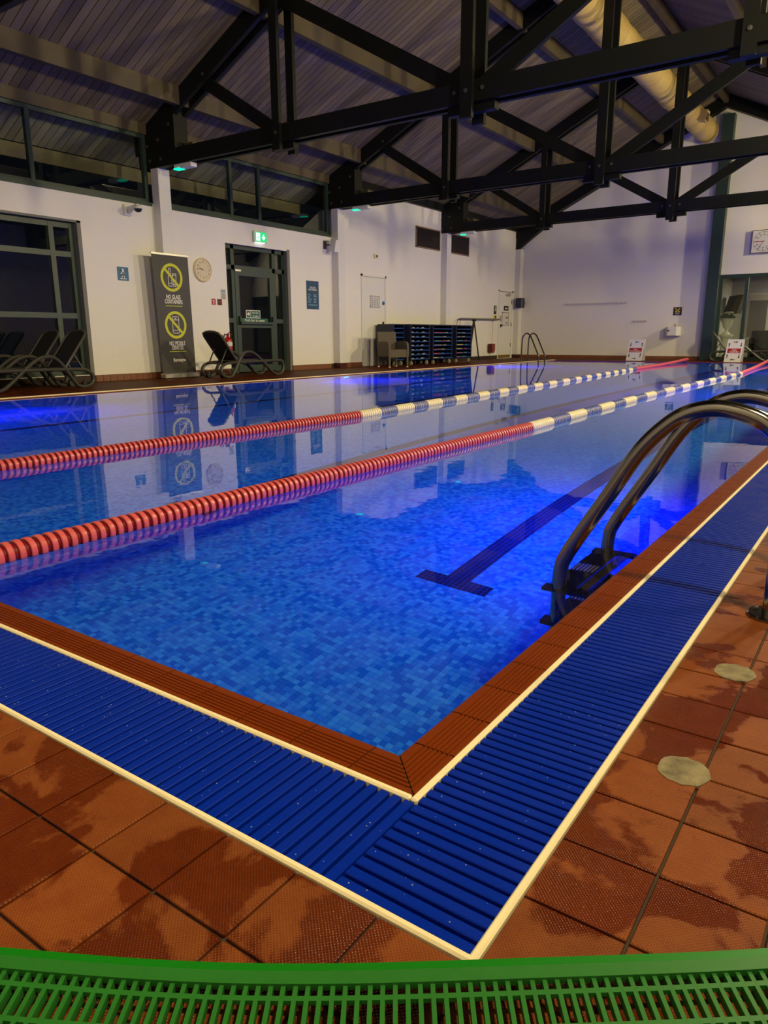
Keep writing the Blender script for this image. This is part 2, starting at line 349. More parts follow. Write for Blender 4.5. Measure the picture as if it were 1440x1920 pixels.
# ================================================================== THE SETTING
WX = -11.23; EY = 24.3; RX = 1.45; NY = -1.05        # wall faces
PX0, PX1, PY0, PY1 = -8.86, -0.637, 0.954, 22.3      # pool water edges
DEPTH = -1.12; RIDGE = -4.9; SL = 0.48
def zp(x): return 4.25 + SL*(x+11.45) if x <= RIDGE else 4.25 + SL*(1.65-x)
TY = (4.0, 9.05, 14.1, 19.15)

# --- walls
m = MB()
for a, b in (((NY,0),(4.6,3.05)), ((4.6,0),(7.41,0.12)), ((4.6,2.56),(7.41,3.05)), ((7.41,0),(10.6,3.05)), ((10.6,2.56),(12.46,3.05)),
             ((12.46,0),(14.1,3.05)), ((14.1,0),(EY+0.2,4.30)), ((NY,3.05),(4.1,4.30))):
    m.box((WX-0.35, a[0], a[1]), (WX, b[0], b[1]))
wall_left = struct('wall_left', m, M['wall'], 'long white plastered wall behind the loungers and trolleys')
m = MB()
m.prism([(WX-0.35,EY,0),(-4.8,EY,0),(-4.8,EY,zp(-4.8)),(RIDGE,EY,zp(RIDGE)),(WX-0.35,EY,zp(WX-0.35))], (0,1,0), 0.2)
m.prism([(-4.8,EY,2.5),(RX+0.2,EY,2.5),(RX+0.2,EY,zp(RX+0.2)),(-4.8,EY,zp(-4.8))], (0,1,0), 0.2)
wall_far = struct('wall_far', m, M['wall'], 'white gable wall at the far end of the pool')
struct('wall_right', MB().box((RX,NY,0),(RX+0.2,EY+0.2,4.34)), M['wall'])
m = MB(); m.prism([(WX-0.35,NY-0.2,0),(RX+0.2,NY-0.2,0),(RX+0.2,NY-0.2,zp(RX+0.2)),(RIDGE,NY-0.2,zp(RIDGE)),(WX-0.35,NY-0.2,zp(WX-0.35))], (0,1,0), 0.2)
struct('wall_near', m, M['wall'])
# skirting tiles
m = MB()
for y0, y1 in ((NY,4.6),(7.41,8.92),(9.18,10.6),(12.46,13.97),(14.23,15.12),(16.17,19.02),(19.28,22.85),(24.0,EY)):
    m.box((WX,y0,0),(WX+0.014,y1,0.11))
m.box((WX-0.05,4.6,0),(WX+0.014,7.41,0.11))
bl = struct('baseboard_left', m, M['grout'], 'brown quarry tile skirting under the long white wall')
tile_s = MB().bevbox((0,0,0),(0.018,0.134,0.108),0.003).mesh('skirting_tile', M['skirt'])
for y0, y1 in ((7.45,8.9),(9.2,10.58),(12.48,13.95),(14.25,15.1)):
    y = y0
    while y + 0.136 <= y1+0.01: put('skirting_tile', tile_s, bl, (WX+0.002,y,0)); y += 0.1375
struct('baseboard_far', MB().box((WX,EY-0.016,0),(-4.98,EY,0.11)), M['skirt'])
# pilasters
for y in (TY[0], TY[1], TY[2], TY[3], EY-0.12):
    m = MB().box((WX,y-0.125,0.12),(WX+0.19,y+0.125,3.64))
    c = struct('trim_column', m, M['column'], 'white pilaster carrying a roof truss')
    part('column_base', MB().box((WX,y-0.135,0),(WX+0.20,y+0.135,0.12)), M['skirt_red'], c)

# --- roof: planks, purlins
def plank_mesh(x0, x1, mm='plank'):
    d = 0.063
    vs = [(x0,-d,zp(x0)),(x1,-d,zp(x1)),(x1,d,zp(x1)),(x0,d,zp(x0))]
    return MB().prism(vs, (0,0,1), 0.022).mesh('plank', M[mm])
def roof_back(x0, x1): return MB().prism([(x0,NY-0.2,zp(x0)+0.012),(x1,NY-0.2,zp(x1)+0.012),(x1,EY+0.3,zp(x1)+0.012),(x0,EY+0.3,zp(x0)+0.012)], (0,0,1), 0.12)
cl = struct('ceiling', roof_back(-12.27, RIDGE), M['channel'], 'dark boarded roof slope above the long white wall')
cr = struct('ceiling', roof_back(RIDGE, 2.7), M['channel'], 'dark boarded roof slope on the far side of the ridge')
pm = plank_mesh(-12.27, WX-0.12, 'soffit')
for i in range(105): put('soffit_plank', pm, cl, (0, -0.2+0.138*i, 0))
pm = plank_mesh(WX-0.12, RIDGE)
for i in range(178): put('plank', pm, cl, (0, -0.2+0.138*i, 0))
pm = plank_mesh(RIDGE, 2.7)
for i in range(150): put('plank', pm, cr, (0, 3.7+0.138*i, 0))
def purlin(x, name='roof_purlin', lab=None):
    t = 0.055; s = SL if x <= RIDGE else -SL
    m = MB().prism([(x-t,NY,zp(x)-s*t-0.23),(x+t,NY,zp(x)-s*t-0.23),(x+t,NY,zp(x)+s*t-0.002),(x-t,NY,zp(x)-s*t-0.002)], (0,1,0), EY-NY)
    return single(name, m, M['purlin'], lab, 'beam', 'roof purlins')
for x, lab in ((-10.4,'lowest brown timber purlin on the boarded slope above the clerestory'),(-8.5,'second brown timber purlin up the boarded slope'),(-6.6,'third brown timber purlin up the boarded slope'),
               (RIDGE,'brown timber ridge beam along the top of the roof'),(-3.2,'upper brown timber purlin on the far side of the ridge'),(-1.3,'middle brown timber purlin on the far side of the ridge'),(0.6,'lowest brown timber purlin on the far side of the ridge')):
    purlin(x, lab=lab)
m = MB().box((WX-0.20,NY,4.17),(WX-0.02,14.1,4.36)); single('wall_plate', m, M['purlin'], 'brown timber plate running above the clerestory windows', 'beam')
m = MB().box((WX-0.02,14.2,4.20),(WX+0.10,EY,4.40)); single('wall_plate', m, M['truss'], 'black timber plate along the top of the far white wall', 'beam')
m = MB().box((-12.36,NY,3.61),(-12.275,14.1,3.84)); single('fascia_board', m, M['fascia'], 'brown fascia beam of the eaves seen outside the clerestory', 'beam')

# --- trusses
TR_LAB = {4.0:'black timber roof truss crossing the upper left corner', 9.05:'nearest complete black timber roof truss, its king post highest in view',
          14.1:'middle black timber roof truss landing on the second white pilaster', 19.15:'farthest free black timber roof truss, landing beside the louvre vents'}
def truss(y0):
    r = thing('roof_truss', TR_LAB[y0], 'truss', (WX, y0, 3.62), 'black roof trusses')
    for s in (-1, 1):
        yc = y0 + s*0.10
        part('bottom_chord', MB().box((-11.42,yc-0.036,3.62),(1.62,yc+0.036,3.87)), M['truss'], r)
        for x0, x1 in ((-11.6,RIDGE),(1.8,RIDGE)):
            part('top_chord', MB().prism([(x0,yc-0.036,zp(x0)-0.31),(x1,yc-0.036,zp(x1)-0.31),(x1,yc-0.036,zp(x1)-0.003),(x0,yc-0.036,zp(x0)-0.003)], (0,1,0), 0.072), M['truss'], r)
        yq = y0 + s*0.172
        for x in (-8.15,-1.65): part('post', MB().box((x-0.072,yq-0.034,3.50),(x+0.072,yq+0.034,zp(x)-0.05)), M['truss'], r)
        part('king_post', MB().box((RIDGE-0.085,yq-0.034,3.43),(RIDGE+0.085,yq+0.034,zp(RIDGE)-0.05)), M['truss'], r)
    for k in (1, -1):
        X = lambda x: x if k == 1 else 2*RIDGE - x
        part('web', MB().bar((X(-9.85),y0,4.78),(X(-8.2),y0,3.76),0.07,0.19), M['truss'], r)
        part('web', MB().bar((X(-8.15),y0,5.60),(X(-4.95),y0,3.76),0.07,0.21), M['truss'], r)
        part('heel_gusset', MB().prism([(X(-11.5),y0-0.145,3.63),(X(-10.52),y0-0.145,3.63),(X(-10.52),y0-0.145,zp(-10.52)-0.12),(X(-11.5),y0-0.145,zp(-11.5)-0.02)], (0,1,0), 0.29), M['truss'], r)
    part('cleat', MB().box((RIDGE-0.34,y0-0.06,3.52),(RIDGE+0.34,y0+0.06,3.62)), M['truss'], r)
    for x in (-8.15,-1.65): part('cleat', MB().box((x-0.22,y0-0.06,3.53),(x+0.22,y0+0.06,3.62)), M['truss'], r)
    for x, z in ((-11.25,3.98),(-10.95,4.05),(-10.65,4.25),(-11.2,3.74),(-10.9,3.74)):
        part('bolt', MB().lathe([(0,-0.022),(0.028,-0.018),(0.028,0),(0,0)], (x,y0-0.147,z), 'Y', 8), M['bolt'], r)
    for x, z, dy in ((-8.15,3.74,0.207),(RIDGE,3.74,0.207),(RIDGE-0.2,3.76,0.138),(RIDGE+0.2,3.76,0.138),(-1.65,3.74,0.207),(-9.75,4.85,0.138)):
        part('bolt', MB().lathe([(0,-0.018),(0.026,-0.014),(0.026,0),(0,0)], (x,y0-dy,z), 'Y', 8), M['bolt'], r)
    part('packer', MB().box((-10.50,y0+0.05,3.87),(-10.30,y0+0.40,3.97)), M['purlin'], r)
for y0 in TY: truss(y0)
r = thing('end_rafter', 'black timber rafter following the slope of the far gable wall', 'beam', (WX,24.1,3.6))
for x0, x1 in ((-11.4,RIDGE),(1.6,RIDGE)):
    part('top_chord', MB().prism([(x0,24.02,zp(x0)-0.34),(x1,24.02,zp(x1)-0.34),(x1,24.02,zp(x1)-0.003),(x0,24.02,zp(x0)-0.003)], (0,1,0), 0.26), M['truss'], r)
part('bracket', MB().prism([(-11.2,24.04,3.62),(-11.2,24.04,4.2),(-10.2,24.04,4.55),(-10.2,24.04,4.3)], (0,1,0), 0.2), M['truss'], r)
# emergency lights under the trusses
for y0, lab in ((9.05,'white emergency light with green LED under the nearest truss heel'),(14.1,'white emergency light with green LED under the middle truss heel'),(19.15,'white emergency light with green LED under the truss beside the vents')):
    e = thing('emergency_light', lab, 'light', (-10.45,y0-0.05,3.62), 'emergency lights')
    part('housing', MB().bevbox((-10.62,y0-0.12,3.545),(-10.18,y0+0.02,3.62),0.012), M['white'], e)
    part('led', MB().box((-10.62,y0-0.125,3.535),(-10.46,y0-0.01,3.556)), M['led'], e)

# --- ventilation duct
r = thing('ventilation_duct', 'fat cream ventilation duct running beside the ridge', 'duct', (-5.35,10,6.46))
prof = []; y = -1.0
while y < 23.5:
    prof += [(0.30,y),(0.30,y+0.60),(0.309,y+0.605),(0.309,y+0.635),(0.30,y+0.64)]; y += 0.66
prof += [(0.30,23.78),(0.285,23.86),(0.24,23.90),(0.0005,23.92)]
part('duct_tube', MB().lathe([(a,b) for a, b in prof], (-5.35,0,6.46), 'Y', 28), M['duct'], r, True)
for k, y in enumerate((15.1,15.22,15.34,15.5,19.9,20.05)):
    part('duct_band', MB().lathe([(0.29,-0.03),(0.316,-0.012),(0.322,0.0),(0.316,0.012),(0.29,0.03)], (-5.35,y,6.46), 'Y', 28), M['duct'], r, True)
sp = part('air_spigot', MB().bar((-5.13,21.9,6.38),(-4.90,21.9,6.33),0.30,0.26), M['duct'], r)
part('spigot_grille', MB().bar((-4.91,21.9,6.33),(-4.893,21.9,6.328),0.24,0.20), M['grille'], sp)

# --- clerestory windows (window_1, window_2), big window (window_3), exit door (door_1)
def window(name, y0, y1, z0, z1, mull, trans, fw=0.07, xf=WX-0.10, label=None, sill=True):
    o = struct(name, MB().box((xf-0.035,y0,z0),(xf+0.035,y1,z0+fw)).box((xf-0.035,y0,z1-fw),(xf+0.035,y1,z1)), M['green_frame'], label)
    for y in [y0+fw/2, y1-fw/2] + list(mull): part('mullion', MB().box((xf-0.04,y-fw/2,z0),(xf+0.04,y+fw/2,z1)), M['green_frame'], o)
    for z in trans: part('transom', MB().box((xf-0.037,y0+fw,z-fw/2),(xf+0.037,y1-fw,z+fw/2)), M['green_frame'], o)
    ys = sorted([y0+fw/2, y1-fw/2] + list(mull)); zs = sorted([z0+fw/2, z1-fw/2] + list(trans))
    for a, b in zip(ys, ys[1:]):
        for c, d in zip(zs, zs[1:]):
            part('pane', MB().box((xf-0.006,a+fw/2-0.005,c+fw/2-0.005),(xf+0.006,b-fw/2+0.005,d-fw/2+0.005)), M['glass'], o)
    if sill: part('sill', MB().box((xf-0.05,y0,z0-0.05),(WX+0.012,y1,z0+0.012)), M['green_frame'], o)
    return o
window('window_1', 4.15, 8.90, 3.05, 4.18, (6.75,), (), label='clerestory glazing left of the banner pilaster')
window('window_2', 9.20, 13.95, 3.05, 4.18, (10.9,11.69), (), label='clerestory glazing above the exit door')
window('window_3', 4.6, 7.37, 0.12, 2.55, (6.97,), (1.09,2.06), fw=0.085, xf=WX-0.14, label='large dark green framed window behind the loungers', sill=False)
struct('trim_reveal', MB().box((WX-0.34,7.37,0.1),(WX+0.004,7.44,2.59)).box((WX-0.34,4.5,2.555),(WX+0.004,7.44,2.59)), mat('grey_reveal',(0.16,0.16,0.15),0.6))
# exit door with side lights
xf = WX-0.14; F = M['green_frame']
d1 = struct('door_1', MB().box((xf-0.04,10.6,2.48),(xf+0.04,12.40,2.56)).box((xf-0.04,10.6,2.08),(xf+0.04,12.40,2.17)), F, 'green framed glazed emergency exit door')
for y, wd in ((10.63,0.07),(10.87,0.09),(12.07,0.09),(12.37,0.07)): part('mullion', MB().box((xf-0.04,y-wd/2,0),(xf+0.04,y+wd/2,2.56)), F, d1)
for y0, y1 in ((10.66,10.83),(12.11,12.34)):
    part('transom', MB().box((xf-0.037,y0,1.03),(xf+0.037,y1,1.12)), F, d1); part('transom', MB().box((xf-0.037,y0,0),(xf+0.037,y1,0.12)), F, d1)
for a, b, c, d in ((10.66,10.83,0.12,1.03),(10.66,10.83,1.12,2.08),(12.11,12.34,0.12,1.03),(12.11,12.34,1.12,2.08),(10.66,10.83,2.17,2.48),(10.91,12.03,2.17,2.48),(12.11,12.34,2.17,2.48)):
    part('pane', MB().box((xf-0.006,a,c),(xf+0.006,b,d)), M['glass'], d1)
leaf = part('door_leaf', MB().box((xf-0.01,10.91,0.02),(xf+0.05,11.02,2.08)).box((xf-0.01,11.92,0.02),(xf+0.05,12.03,2.08)).box((xf-0.01,11.02,1.97),(xf+0.05,11.92,2.08)).box((xf-0.01,11.02,0.02),(xf+0.05,11.92,0.16)).box((xf-0.01,11.02,0.93),(xf+0.05,11.92,1.03)), F, d1)
part('pane', MB().box((xf+0.01,11.01,0.15),(xf+0.022,11.93,0.94)), M['glass'], leaf); part('pane', MB().box((xf+0.01,11.01,1.02),(xf+0.022,11.93,1.98)), M['glass'], leaf)
part('push_bar', MB().box((xf+0.10,10.96,1.00),(xf+0.13,11.98,1.05)).box((xf+0.05,10.96,1.0),(xf+0.10,11.0,1.16)).box((xf+0.05,11.94,1.0),(xf+0.10,11.98,1.16)), F, leaf)
part('hinge', MB().box((xf+0.05,10.90,2.05),(xf+0.08,11.06,2.085)), M['aluminium'], leaf)
gs = part('push_bar_sign', MB().box((xf+0.024,11.20,1.13),(xf+0.028,11.62,1.29)), M['white_print'], leaf)
part('sign_panel', MB().box((xf+0.027,11.215,1.142),(xf+0.0295,11.325,1.278)).box((xf+0.027,11.335,1.142),(xf+0.0295,11.605,1.278)), M['green_sign'], gs)
gt = part('push_bar_strip', MB().box((xf+0.024,11.05,1.045),(xf+0.028,11.85,1.125)), M['green_sign'], leaf)
def sub_text(txt, size, m_, par, pos, rot=ROT_LEFT, bold=False, sx=1.0, name='lettering'):
    o = bpy.data.objects.new(name, text_mesh(txt, size, m_, bold)); C.objects.link(o); o.parent = par
    o.location = Vector(pos); o.rotation_euler = rot; o.scale = (sx,1,1); return o
sub_text('Push bar to open', 0.085, M['white_print'], gt, (xf+0.0292,11.45,1.083))
sub_text('Push bar', 0.055, M['white_print'], gs, (xf+0.0302,11.47,1.238)); sub_text('to open', 0.055, M['white_print'], gs, (xf+0.0302,11.47,1.175))
part('pictogram', MB().prism([(xf+0.03,11.225,1.225),(xf+0.03,11.225,1.20),(xf+0.03,11.265,1.20),(xf+0.03,11.265,1.17),(xf+0.03,11.318,1.212),(xf+0.03,11.265,1.255),(xf+0.03,11.265,1.225)], (1,0,0), 0.001), M['white_print'], gs)
struct('trim_door_reveal', MB().box((WX-0.34,12.40,0.0),(WX+0.004,12.49,2.59)), bpy.data.materials['grey_reveal'])
# flush white service doors
d2 = struct('door_2', MB().box((WX-0.02,15.16,0.02),(WX+0.012,16.13,2.20)), M['white'], 'plain white service door behind the wicker chair')
fr_m = mat('door_edge_shadow_gap', (0.45,0.42,0.38), 0.7)
part('frame', MB().box((WX,15.10,0.02),(WX+0.022,15.15,2.27)).box((WX,15.10,2.215),(WX+0.022,16.19,2.27)).box((WX,16.14,0.02),(WX+0.022,16.19,2.27)), M['white'], d2)
part('gap', MB().box((WX,15.15,0.02),(WX+0.004,15.16,2.215)).box((WX,15.15,2.2),(WX+0.004,16.14,2.215)), fr_m, d2)
nt2 = part('notice', MB().box((WX+0.012,15.49,1.49),(WX+0.018,15.86,1.74)), M['paper'], d2)
part('notice_frame', MB().box((WX+0.012,15.47,1.47),(WX+0.024,15.49,1.76)).box((WX+0.012,15.86,1.47),(WX+0.024,15.88,1.76)).box((WX+0.012,15.47,1.47),(WX+0.024,15.88,1.49)).box((WX+0.012,15.47,1.74),(WX+0.024,15.88,1.76)), M['aluminium'], nt2)
m = MB()
for i in range(4):
    for j in range(3): m.box((WX+0.018,15.52+j*0.115,1.52+i*0.052),(WX+0.0188,15.60+j*0.115,1.55+i*0.052))
part('notice_print', m, mat('grey_print',(0.35,0.35,0.36),0.7), nt2)
part('lock', MB().disc((WX+0.012,16.06,1.59),0.05,(1,0,0),0.012), M['blue_sign'], d2)
part('handle', MB().box((WX+0.012,16.02,1.00),(WX+0.05,16.05,1.12)).box((WX+0.04,16.02,1.00),(WX+0.055,16.10,1.03)), M['black'], d2)
d3 = struct('door_3', MB().box((WX-0.02,22.90,0.10),(WX+0.014,23.86,2.21)), M['white'], 'white door with notices in the far corner')
part('frame', MB().box((WX,22.84,0.0),(WX+0.02,22.895,2.26)).box((WX,22.84,2.215),(WX+0.02,23.98,2.26)).box((WX,23.87,0.0),(WX+0.02,23.98,2.26)), M['white'], d3)
part('gap', MB().box((WX,22.895,2.205),(WX+0.021,23.98,2.22)), M['grille'], d3)
part('kick_plate', MB().box((WX+0.01,22.92,0.02),(WX+0.02,23.84,0.12)), mat('brass_plate',(0.42,0.28,0.05),0.35,0.7), d3)
part('door_closer', MB().box((WX+0.014,23.35,2.08),(WX+0.07,23.65,2.15)).bar((WX+0.05,23.5,2.15),(WX+0.06,23.75,2.21),0.02,0.02), M['aluminium'], d3)
for z in (0.45,1.15,1.9): part('hinge', MB().box((WX+0.012,23.83,z-0.06),(WX+0.024,23.875,z+0.06)), M['bolt'], d3)
dn = part('notice_board', MB().box((WX+0.014,23.14,1.12),(WX+0.02,23.62,1.52)), M['paper'], d3)
part('notice_frame', MB().box((WX+0.014,23.11,1.10),(WX+0.028,23.14,1.55)).box((WX+0.014,23.62,1.10),(WX+0.028,23.65,1.55)).box((WX+0.014,23.11,1.52),(WX+0.028,23.65,1.55)).box((WX+0.014,23.11,1.10),(WX+0.028,23.65,1.125)), M['castor'], dn)
part('notice_print', MB().box((WX+0.02,23.40,1.33),(WX+0.021,23.58,1.40)).box((WX+0.02,23.40,1.17),(WX+0.021,23.55,1.22)), M['trim_pink'], dn)
part('black_sign', MB().box((WX+0.014,23.24,1.60),(WX+0.02,23.60,1.75)), M['black_print'], d3); part('sign_mark', MB().box((WX+0.02,23.33,1.65),(WX+0.0205,23.52,1.69)), M['white_print'], d3)
part('lever_handle', MB().box((WX+0.014,23.0,1.04),(WX+0.05,23.03,1.14)).box((WX+0.04,23.0,1.08),(WX+0.055,23.12,1.11)), M['black'], d3)
part('code_lock', MB().box((WX+0.014,22.95,1.23),(WX+0.03,23.05,1.42)), M['castor'], d3)

# --- far glazing and pillar
t = struct('trim_pillar', MB().box((-4.96,24.02,0),(-4.64,EY+0.25,6.85)), M['green_frame'], 'tall dark green pillar between gable wall and lounge glazing')
w4 = struct('window_4', MB().box((-4.64,EY,2.40),(RX,EY+0.10,2.50)).box((-4.64,EY,0),(RX,EY+0.10,0.10)), M['green_frame'], 'green framed glazing of the lounge at the far end')
mx_ = (-4.60,-3.90,-2.6,-1.3,0.0,1.38)
for x in mx_: part('mullion', MB().box((x-0.045,EY-0.005,0),(x+0.045,EY+0.105,2.5)), M['green_frame'], w4)
for a, b in zip(mx_, mx_[1:]): part('pane', MB().box((a+0.04,EY+0.045,0.10),(b-0.04,EY+0.057,2.40)), M['glass'], w4)

# --- lounge behind the glazing
LY = 31.5
struct('wall_lounge', MB().box((-5.2,EY+0.2,0),(-5.0,LY,2.7)).box((-5.2,LY,0),(RX+2.5,LY+0.2,2.7)).box((RX+2.3,EY+0.2,0),(RX+2.5,LY,2.7)).box((-3.15,28.2,0),(-3.0,LY,2.7)), M['lounge_wall'], 'pale walls of the lounge behind the glazing')
struct('floor_lounge', MB().box((-5.2,EY+0.2,-0.06),(RX+2.5,LY,-0.002)), M['sofa'])
struct('ceiling_lounge', MB().box((-5.2,EY+0.2,2.7),(RX+2.5,LY+0.2,2.8)), M['lounge_wall'])
lg = bpy.data.lights.new('lounge_lamp_light', 'AREA'); lg.size = 0.8; lg.energy = 120; lg.color = (1.0,0.82,0.58)
o = bpy.data.objects.new('lounge_lamp_light', lg); C.objects.link(o); o.location = (-2.2,28.0,2.62)
t = thing('ceiling_lamp', 'square ceiling lamp in the lounge behind the glazing', 'lamp', (-2.2,28.0,2.7))
part('diffuser', MB().box((-2.55,27.65,2.645),(-1.85,28.35,2.66)), M['lamp_panel'], t); part('frame', MB().box((-2.6,27.6,2.66),(-1.8,28.4,2.70)), M['white'], t)
d4 = struct('door_4', MB().box((-3.0,29.6,0),(-2.94,30.6,2.05)), M['grille'], 'dark door in the lounge behind the glazing')
part('frame', MB().box((-3.0,29.5,0),(-2.9,29.6,2.15)).box((-3.0,30.6,0),(-2.9,30.7,2.15)).box((-3.0,29.5,2.05),(-2.9,30.7,2.15)), M['white'], d4)
d5 = struct('door_5', MB().box((-2.75,LY-0.06,0),(-1.9,LY-0.005,2.1)), M['tv'], 'brown door on the back wall of the lounge')
part('frame', MB().box((-2.85,LY-0.08,0),(-2.75,LY,2.2)).box((-1.9,LY-0.08,0),(-1.8,LY,2.2)).box((-2.85,LY-0.08,2.1),(-1.8,LY,2.2)), M['white'], d5)
part('pane', MB().box((-2.65,LY-0.07,1.6),(-2.0,LY-0.06,2.0)), M['black'], d5)

# --- deck
G0 = -0.313; T = 0.1375
XI = -0.5465; XS = -0.534; XO = -0.325            # coping outer edge, grating edges
YI = 0.8625; YS = 0.850; YO = 0.641; G1 = 0.629
m = MB().box((G0,NY,-0.30),(RX,EY,-0.006)).box((WX-0.35,NY,-0.30),(G0,G1,-0.006))
deck_n = struct('floor', m, M['grout'], 'brown quarry tiled deck around the near corner of the pool')
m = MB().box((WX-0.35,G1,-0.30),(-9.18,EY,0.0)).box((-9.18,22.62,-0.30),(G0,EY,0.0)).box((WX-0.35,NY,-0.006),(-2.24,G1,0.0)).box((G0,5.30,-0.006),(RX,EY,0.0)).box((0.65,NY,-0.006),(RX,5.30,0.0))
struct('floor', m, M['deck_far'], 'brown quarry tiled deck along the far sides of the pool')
tm = MB().bevbox((0.0022,0.0022,-0.008),(T-0.0022,T-0.0022,0.0),0.0014).mesh('deck_tile', M['deck_tile'])
for i in range(-14, 7):
    for j in range(-6, 34):
        if i < 0 and j >= 0: continue
        put('deck_tile', tm, deck_n, (G0+i*T, G1+j*T, random.uniform(-0.0006,0.0006)))
# mortar patches where old fittings were cored out
for x, y, lab in ((-0.200,1.632,'oval grey mortar patch nearer the ladder'),(-0.204,1.181,'oval grey mortar patch nearer the pool corner')):
    m = MB(); k = 22; ring = [(x+0.043*math.cos(2*PI*i/k)*(1+0.05*math.sin(5*i)), y+0.043*math.sin(2*PI*i/k)*(1+0.05*math.cos(3*i))) for i in range(k)]
    m.prism([(a,b,-0.004) for a, b in ring], (0,0,1), 0.0056)
    single('mortar_patch', m, M['patch'], lab, 'patch', 'mortar patches in the deck')

# --- channel, gratings and edging strips
struct('trim_channel', MB().box((XI+0.002,YO-0.01,-0.12),(XO+0.010,22.5,-0.10)).box((-9.0,YO-0.01,-0.12),(XI,YI,-0.10)).box((XO,YO-0.01,-0.12),(G0+0.001,22.5,-0.012)).box((-9.0,G1-0.001,-0.12),(G0,YO,-0.012)), M['channel'])
struct('trim_strip', MB().bevbox((XO,YO-0.012,-0.015),(G0,22.5,0.004),0.003), M['strip'], 'cream edging strip between grating and deck tiles')
struct('trim_strip', MB().bevbox((-9.0,G1,-0.015),(G0,YO,0.0042),0.003), M['strip'], 'cream edging strip along the near end of the grating')
struct('trim_strip', MB().bevbox((XI,YS+0.001,-0.015),(XS,22.5,0.003),0.003), M['strip'], 'cream edging strip between coping and long grating')
struct('trim_strip', MB().bevbox((-9.0,YS,-0.015),(XI-0.001,YI,0.0032),0.003), M['strip'], 'cream edging strip between coping and near grating')
PS = 0.0237
def slat_prof(L):     # a slat lying along x, slightly rounded top
    m = MB(); hw = 0.0087
    m.prism([(0,-hw,-0.022),(0,hw,-0.022),(0,hw,-0.0028),(0,hw-0.0016,-0.001),(0,-hw+0.0016,-0.001),(0,-hw,-0.0028)], (1,0,0), L)
    return m
gm = bpy.data.materials.new('x') ; bpy.data.materials.remove(gm)
def grate_bump():
    n, l = nt(M['grate']); b = n['Principled BSDF']; g = n.new('ShaderNodeNewGeometry'); sx = n.new('ShaderNodeSeparateXYZ'); l.new(g.outputs['Position'], sx.inputs[0])
    k = 2*PI/0.0042
    a = fmath(n, l, 'SINE', fmath(n, l, 'MULTIPLY', fmath(n, l, 'ADD', sx.outputs[0], sx.outputs[1]), k)); c = fmath(n, l, 'SINE', fmath(n, l, 'MULTIPLY', fmath(n, l, 'SUBTRACT', sx.outputs[0], sx.outputs[1]), k))
    h = fmath(n, l, 'MAXIMUM', fmath(n, l, 'MULTIPLY', a, c), 0.0)
    bp = n.new('ShaderNodeBump'); bp.inputs['Strength'].default_value = 0.35; bp.inputs['Distance'].default_value = 0.0007; l.new(h, bp.inputs['Height']); l.new(bp.outputs['Normal'], b.inputs['Normal'])
    w_ = n.new('ShaderNodeTexNoise'); w_.inputs['Scale'].default_value = 9; w_.inputs['Detail'].default_value = 4; l.new(g.outputs['Position'], w_.inputs['Vector'])
    rr = n.new('ShaderNodeMapRange'); l.new(w_.outputs['Fac'], rr.inputs[0]); rr.inputs[1].default_value = 0.35; rr.inputs[2].default_value = 0.65; rr.inputs[3].default_value = 0.26; rr.inputs[4].default_value = 0.5; l.new(rr.outputs[0], b.inputs['Roughness'])
grate_bump()
g1 = thing('overflow_grating', 'blue slatted overflow grating along the long pool edge beside the ladder', 'grating', (XO,YO,0), 'overflow gratings')
sl = slat_prof(XO-XS-0.0016).mesh('slat', M['grate'])
y = YO + 0.010; cnt = 0
while cnt < 190:
    put('slat', sl, g1, (XS+0.0008-XO, y-YO, 0)); y += PS; cnt += 1
sm = slat_prof(XO-XS-0.0016); rest = MB(); n_ = len(sm.v)
while y < 22.4:
    rest.add([(p[0]+XS+0.0008, p[1]+y, p[2]) for p in sm.v], sm.f); y += PS
o = part('slat', rest, M['grate'], g1); o['kind'] = 'stuff'
for x in (XS+0.03, (XS+XO)/2, XO-0.03): part('under_rib', MB().box((x-0.006,YO+0.004,-0.034),(x+0.006,22.4,-0.012)), M['grate'], g1)
g2 = thing('overflow_grating', 'blue slatted overflow grating along the near end of the pool', 'grating', (XI,YO,0), 'overflow gratings')
sl2 = slat_prof(YS-YO-0.0016); sl2.v = [(-p[1], p[0], p[2]) for p in sl2.v]; sl2m = sl2.mesh('slat', M['grate'])
x = XS - 0.012; cnt = 0
while cnt < 75:
    put('slat', sl2m, g2, (x-XI, 0.0008, 0)); x -= PS; cnt += 1
rest = MB()
while x > -8.9:
    rest.add([(p[0]+x, p[1]+YO+0.0008, p[2]) for p in sl2.v], sl2.f); x -= PS
o = part('slat', rest, M['grate'], g2); o['kind'] = 'stuff'
for y in (YO+0.03, (YS+YO)/2, YS-0.03): part('under_rib', MB().box((-8.9,y-0.006,-0.034),(XS-0.004,y+0.006,-0.012)), M['grate'], g2)

dm = MB()
for i in range(300):
    if random.random() < 0.68: x, y = random.uniform(XS+0.01,XO-0.01), YO+0.012+PS*random.randint(0,110)+random.uniform(-0.005,0.005)
    else: x, y = XS-0.012-PS*random.randint(0,45)+random.uniform(-0.005,0.005), random.uniform(YO+0.01,YS-0.01)
    r_ = random.uniform(0.0005,0.0014); dm.lathe([(r_,-0.00096),(r_*0.9,-0.001+r_*0.3),(r_*0.5,-0.001+r_*0.55),(0.00002,-0.001+r_*0.62)], (x,y,0), 'Z', 6)
single('water_droplets', dm, mat('wet_droplet', (0.25,0.30,0.42), 0.05, spec=1.0, coat=1.0), 'scattered water droplets lying on the blue gratings', 'droplets', smooth=True, kind='stuff')
